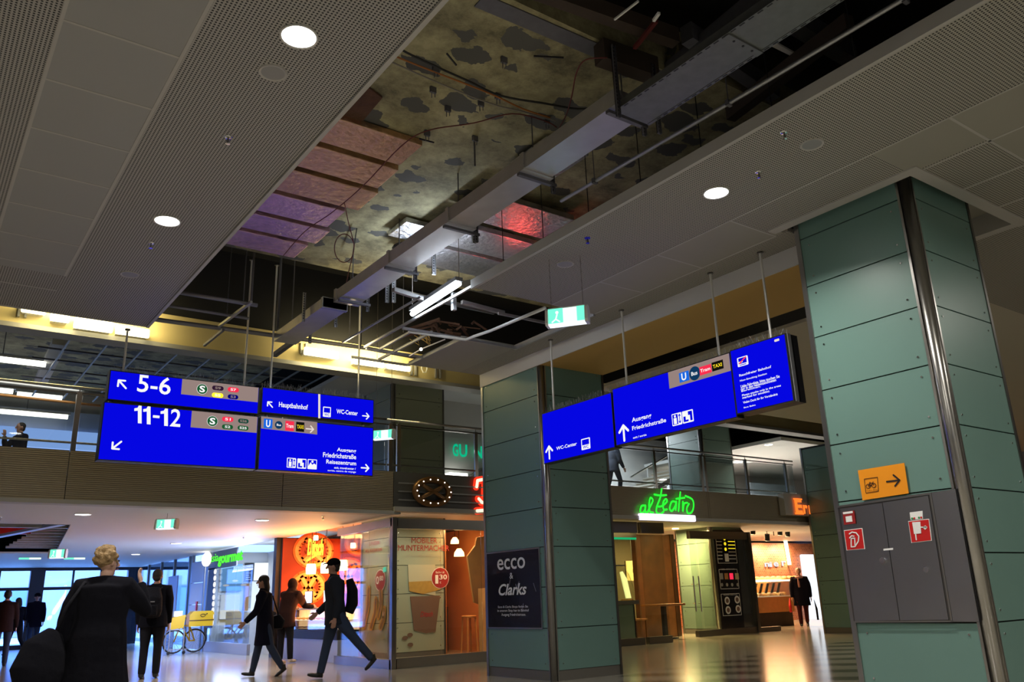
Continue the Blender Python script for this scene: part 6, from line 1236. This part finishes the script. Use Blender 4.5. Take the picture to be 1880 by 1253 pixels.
# walking woman
p2, J2 = person('woman walking left in a black winter coat and grey jeans', stand(482, 1243), radians(62), 1.63, 'coat_navy', 'jeans', hair='hair_dark', hips=((15, 4), (-16, 16)), arms=((-12, 25, 8), (16, 30, 8)), lean=6, coat_len=.92, hair_style='long', hood=False, vox=.011, fem=True, bulk=1.05, coat_flare=1.1)
X = J2['X']
mb = MB().tube([(.23, -.18, .78), (.25, -.18, .90), (.23, -.14, 1.02)], [.10, .14, .08], 14, sq=.5, side=(0, 1, 0)); mb.v = [X(p) for p in mb.v]; hb = remesh(mb, 'handbag', 'cloth_black', None, .012, 3); tag(hb, 'black bag with a pale strip carried by the walking woman', 'bag')
mb = MB().box(.30, .31, -.24, -.14, .95, .965).box(.30, .31, -.24, -.14, .91, .925); mb.v = [X(p) for p in mb.v]; mb.build('reflective_strip', 'white', hb)
mb = MB().tube([(.24, -.20, 1.0), (.20, -.08, 1.36), (.20, .08, 1.36), (.24, -.08, 1.0)], .013, 8); mb.v = [X(p) for p in mb.v]; mb.build('strap', 'cloth_black', hb, smooth=True)
# customer at the pretzel stand
p3_, J3 = person('customer in a brown jacket bending over the pretzel stand counter', Vector((6.62, 17.1, 0)), radians(-62), 1.66, 'coat_brown', 'trouser_black', shoe='shoe_light', hips=((8, 4), (2, 4)), arms=((35, 50, 10), (30, 55, 8)), lean=20, coat_len=.74, hair_style='short', head=(0, -30), hood=True, vox=.012, bulk=1.15)
X = J3['X']; mb = MB().tube([(-.20, -.20, .78), (-.22, -.24, .92), (-.18, -.2, 1.06)], [.12, .17, .10], 14, sq=.55, side=(1, 0, 0)); mb.v = [X(p) for p in mb.v]; tag(remesh(mb, 'shoulder_bag', 'cloth_black', None, .012, 3), 'dark bag on the back of the counter customer', 'bag')
# striding man with cap
p4_, J4 = person('striding man with a peaked cap, grey jacket and dark jeans', stand(612, 1246), radians(66), 1.82, 'coat_grey', 'jeans', hips=((14, 2), (-38, 4)), arms=((10, 40, 6), (-14, 25, 10)), lean=3, coat_len=.68, hair_style='short', cap=True, vox=.011, bulk=1.12)
X = J4['X']; mb = MB().tube([(0, -.20, .92), (0, -.25, 1.05), (0, -.25, 1.25), (0, -.20, 1.42)], [.12, .15, .14, .09], 16, sq=.6, side=(1, 0, 0)); mb.v = [X(p) for p in mb.v]; tag(remesh(mb, 'backpack', 'cloth_black', None, .013, 3), 'dark grey backpack on the striding man with the cap', 'backpack')
# man in dark jacket by the entrance
person('man in a flat cap and dark blue jacket standing by the entrance windows', Vector((3.82, 30.6, 0)), radians(172), 1.74, 'coat_navy', 'jeans', shoe='shoe_light', hips=((14, 4), (-14, 10)), arms=((-8, 50, 10), (8, 20, 8)), lean=0, coat_len=.72, hair_style='short', cap=True, vox=.014, bulk=1.05)
# two half hidden walkers at the left edge
person('walker in a brown top cut off by the left photo edge', stand(-4, 1226), radians(-10), 1.68, 'coat_brown', 'jeans', hair='hair_dark', hips=((18, 4), (-16, 20)), arms=((12, 20, 8), (-12, 25, 10)), coat_len=.66, vox=.014)
person('small dark walker behind the one at the left photo edge', stand(22, 1206), radians(20), 1.6, 'coat_black', 'trouser_black', hair='hair_dark', hips=((-20, 30), (20, 8)), arms=((20, 50, 12), (-12, 25, 10)), coat_len=.7, vox=.014, hair_style='long')
# bakery passer-by
p7, J7 = person('grey haired person with pink scarf and dark jacket walking out beside the bakery', Vector((22.35, 16.2, 0)), radians(128), 1.70, 'coat_navy', 'trouser_red', hair='hair_grey', hips=((14, 6), (-12, 18)), arms=((4, 10, 14), (-4, 10, 14)), lean=0, coat_len=.84, hair_style='short', scarf=True, vox=.014, bulk=1.2)
X = J7['X']; mb = MB().tube([(.36, .02, .42), (.36, .02, .62), (.35, .02, .84)], [.10, .12, .03], 12, sq=.4, side=(0, 1, 0)); mb.v = [X(p) for p in mb.v]; tag(remesh(mb, 'carrier_bag', 'red_bag', None, .012, 2), 'glowing red plastic bag carried beside the bakery', 'bag')
mb = MB().tube([(-.40, .0, .18), (-.40, .0, .5), (-.36, .0, .78)], [.10, .11, .02], 12, sq=.3, side=(0, 1, 0)); mb.v = [X(p) for p in mb.v]; tag(remesh(mb, 'carrier_bag', 'cloth_black', None, .012, 2), 'dark bag in the other hand of the bakery passer-by', 'bag')
# person on the balcony
person('person in a dark jacket holding a phone to the ear on the left balcony', Vector((1.85, 20.3, 3.37)), radians(110), 1.66, 'coat_navy', 'trouser_black', hair='hair_dark', hips=((2, 2), (-2, 2)), arms=((40, 125, 15), (5, 20, 8)), coat_len=.7, vox=.014, hair_style='short')
person('person climbing the upper staircase behind the railing', Vector((17.0, 18.3, 3.82)), radians(-90), 1.75, 'coat_grey', 'coat_grey', hips=((22, 30), (-12, 12)), arms=((10, 20, 6), (-10, 20, 6)), coat_len=.66, vox=.016)
# ================================================================ POST TROLLEY BIKE
bq = Vector((6.55, 23.9, 0)); t = thing('delivery_bicycle', 'delivery bicycle with yellow boxes parked before the glass wall', 'bicycle', bq)
def wheel(c, r):
    mb = MB().tube([(c.x+r*cos(a), c.y, c.z+r*sin(a)) for a in [j*pi/14 for j in range(28)]], .02, 8, close=True)
    w_ = mb.build('wheel', 'black', t, smooth=True)
    m2 = MB()
    for j in range(14): m2.bar(c, (c.x+r*cos(j*pi/7), c.y, c.z+r*sin(j*pi/7)), .006)
    m2.tube([(c.x+r*.94*cos(a), c.y, c.z+r*.94*sin(a)) for a in [j*pi/14 for j in range(28)]], .01, 6, close=True); m2.build('spokes', 'chrome', w_)
wheel(Vector((6.25, 23.85, .30)), .28); wheel(Vector((6.80, 23.95, .30)), .28)
for a, b in (((6.25, 23.85, .3), (6.42, 23.88, .74)), ((6.42, 23.88, .70), (6.66, 23.92, .30)), ((6.66, 23.92, .3), (6.80, 23.95, .3)), ((6.66, 23.92, .3), (6.62, 23.92, .84)), ((6.80, 23.95, .3), (6.64, 23.92, .68)), ((6.42, 23.88, .70), (6.63, 23.92, .66)), ((6.36, 23.87, .74), (6.34, 23.87, 1.02))): MB().tube([a, b], .018, 8).build('frame_tube', 'yellow', t, smooth=True)
MB().tube([(6.34, 23.6, 1.04), (6.34, 23.87, 1.02), (6.34, 24.12, 1.04)], .013, 8).build('handlebar', 'chrome', t, smooth=True); MB().ball((6.62, 23.92, .88), (.12, .07, .04), 10, 6).build('saddle', 'black', t)
t2 = thing('post_box', 'large yellow delivery box with a black horn emblem on the bicycle', 'box', (6.80, 23.75, .72)); MB().prism([(6.52, 23.55, .66), (7.15, 23.55, .66), (7.15, 23.55, 1.0), (7.10, 23.55, 1.04), (6.62, 23.55, 1.04), (6.52, 23.55, .94)], (0, .32, 0)).build('box_body', 'yellow', t2); MB().box(6.52, 7.15, 23.54, 23.55, .80, .82).build('seam', 'wood_dark', t2)
mb = MB().tube([(6.86+.06*cos(a), 23.54, .93+.035*sin(a)) for a in [j*pi/7 for j in range(14)]], .007, 6, close=True).tube([(6.93, 23.54, .95), (6.97, 23.54, .975)], [.006, .016], 6); mb.build('horn_emblem', 'black', t2)
t3 = thing('post_box', 'smaller yellow open-topped delivery box at the front of the bicycle', 'box', (6.2, 23.6, .62)); MB().prism([(6.02, 23.45, .60), (6.36, 23.45, .64), (6.40, 23.45, .96), (6.06, 23.45, .90)], (0, .32, 0)).build('box_body', 'yellow', t3); MB().box(6.10, 6.32, 23.48, 23.72, .92, 1.06).build('letters', 'white', t3)
t4 = thing('trolley', 'thin steel hand trolley standing under the small yellow box', 'trolley', (6.1, 23.5, 0))
for a, b in (((6.02, 23.42, .08), (6.02, 23.42, .95)), ((6.38, 23.42, .08), (6.38, 23.42, .62)), ((6.02, 23.42, .12), (6.5, 23.42, .12)), ((6.0, 23.42, .60), (6.4, 23.42, .60)), ((6.02, 23.78, .08), (6.02, 23.78, .60))): MB().bar(a, b, .02).build('trolley_bar', 'galv', t4)
for x in (6.02, 6.4): MB().cyl((x, 23.41, .04), (x, 23.44, .04), .04, 12).build('castor', 'black', t4)
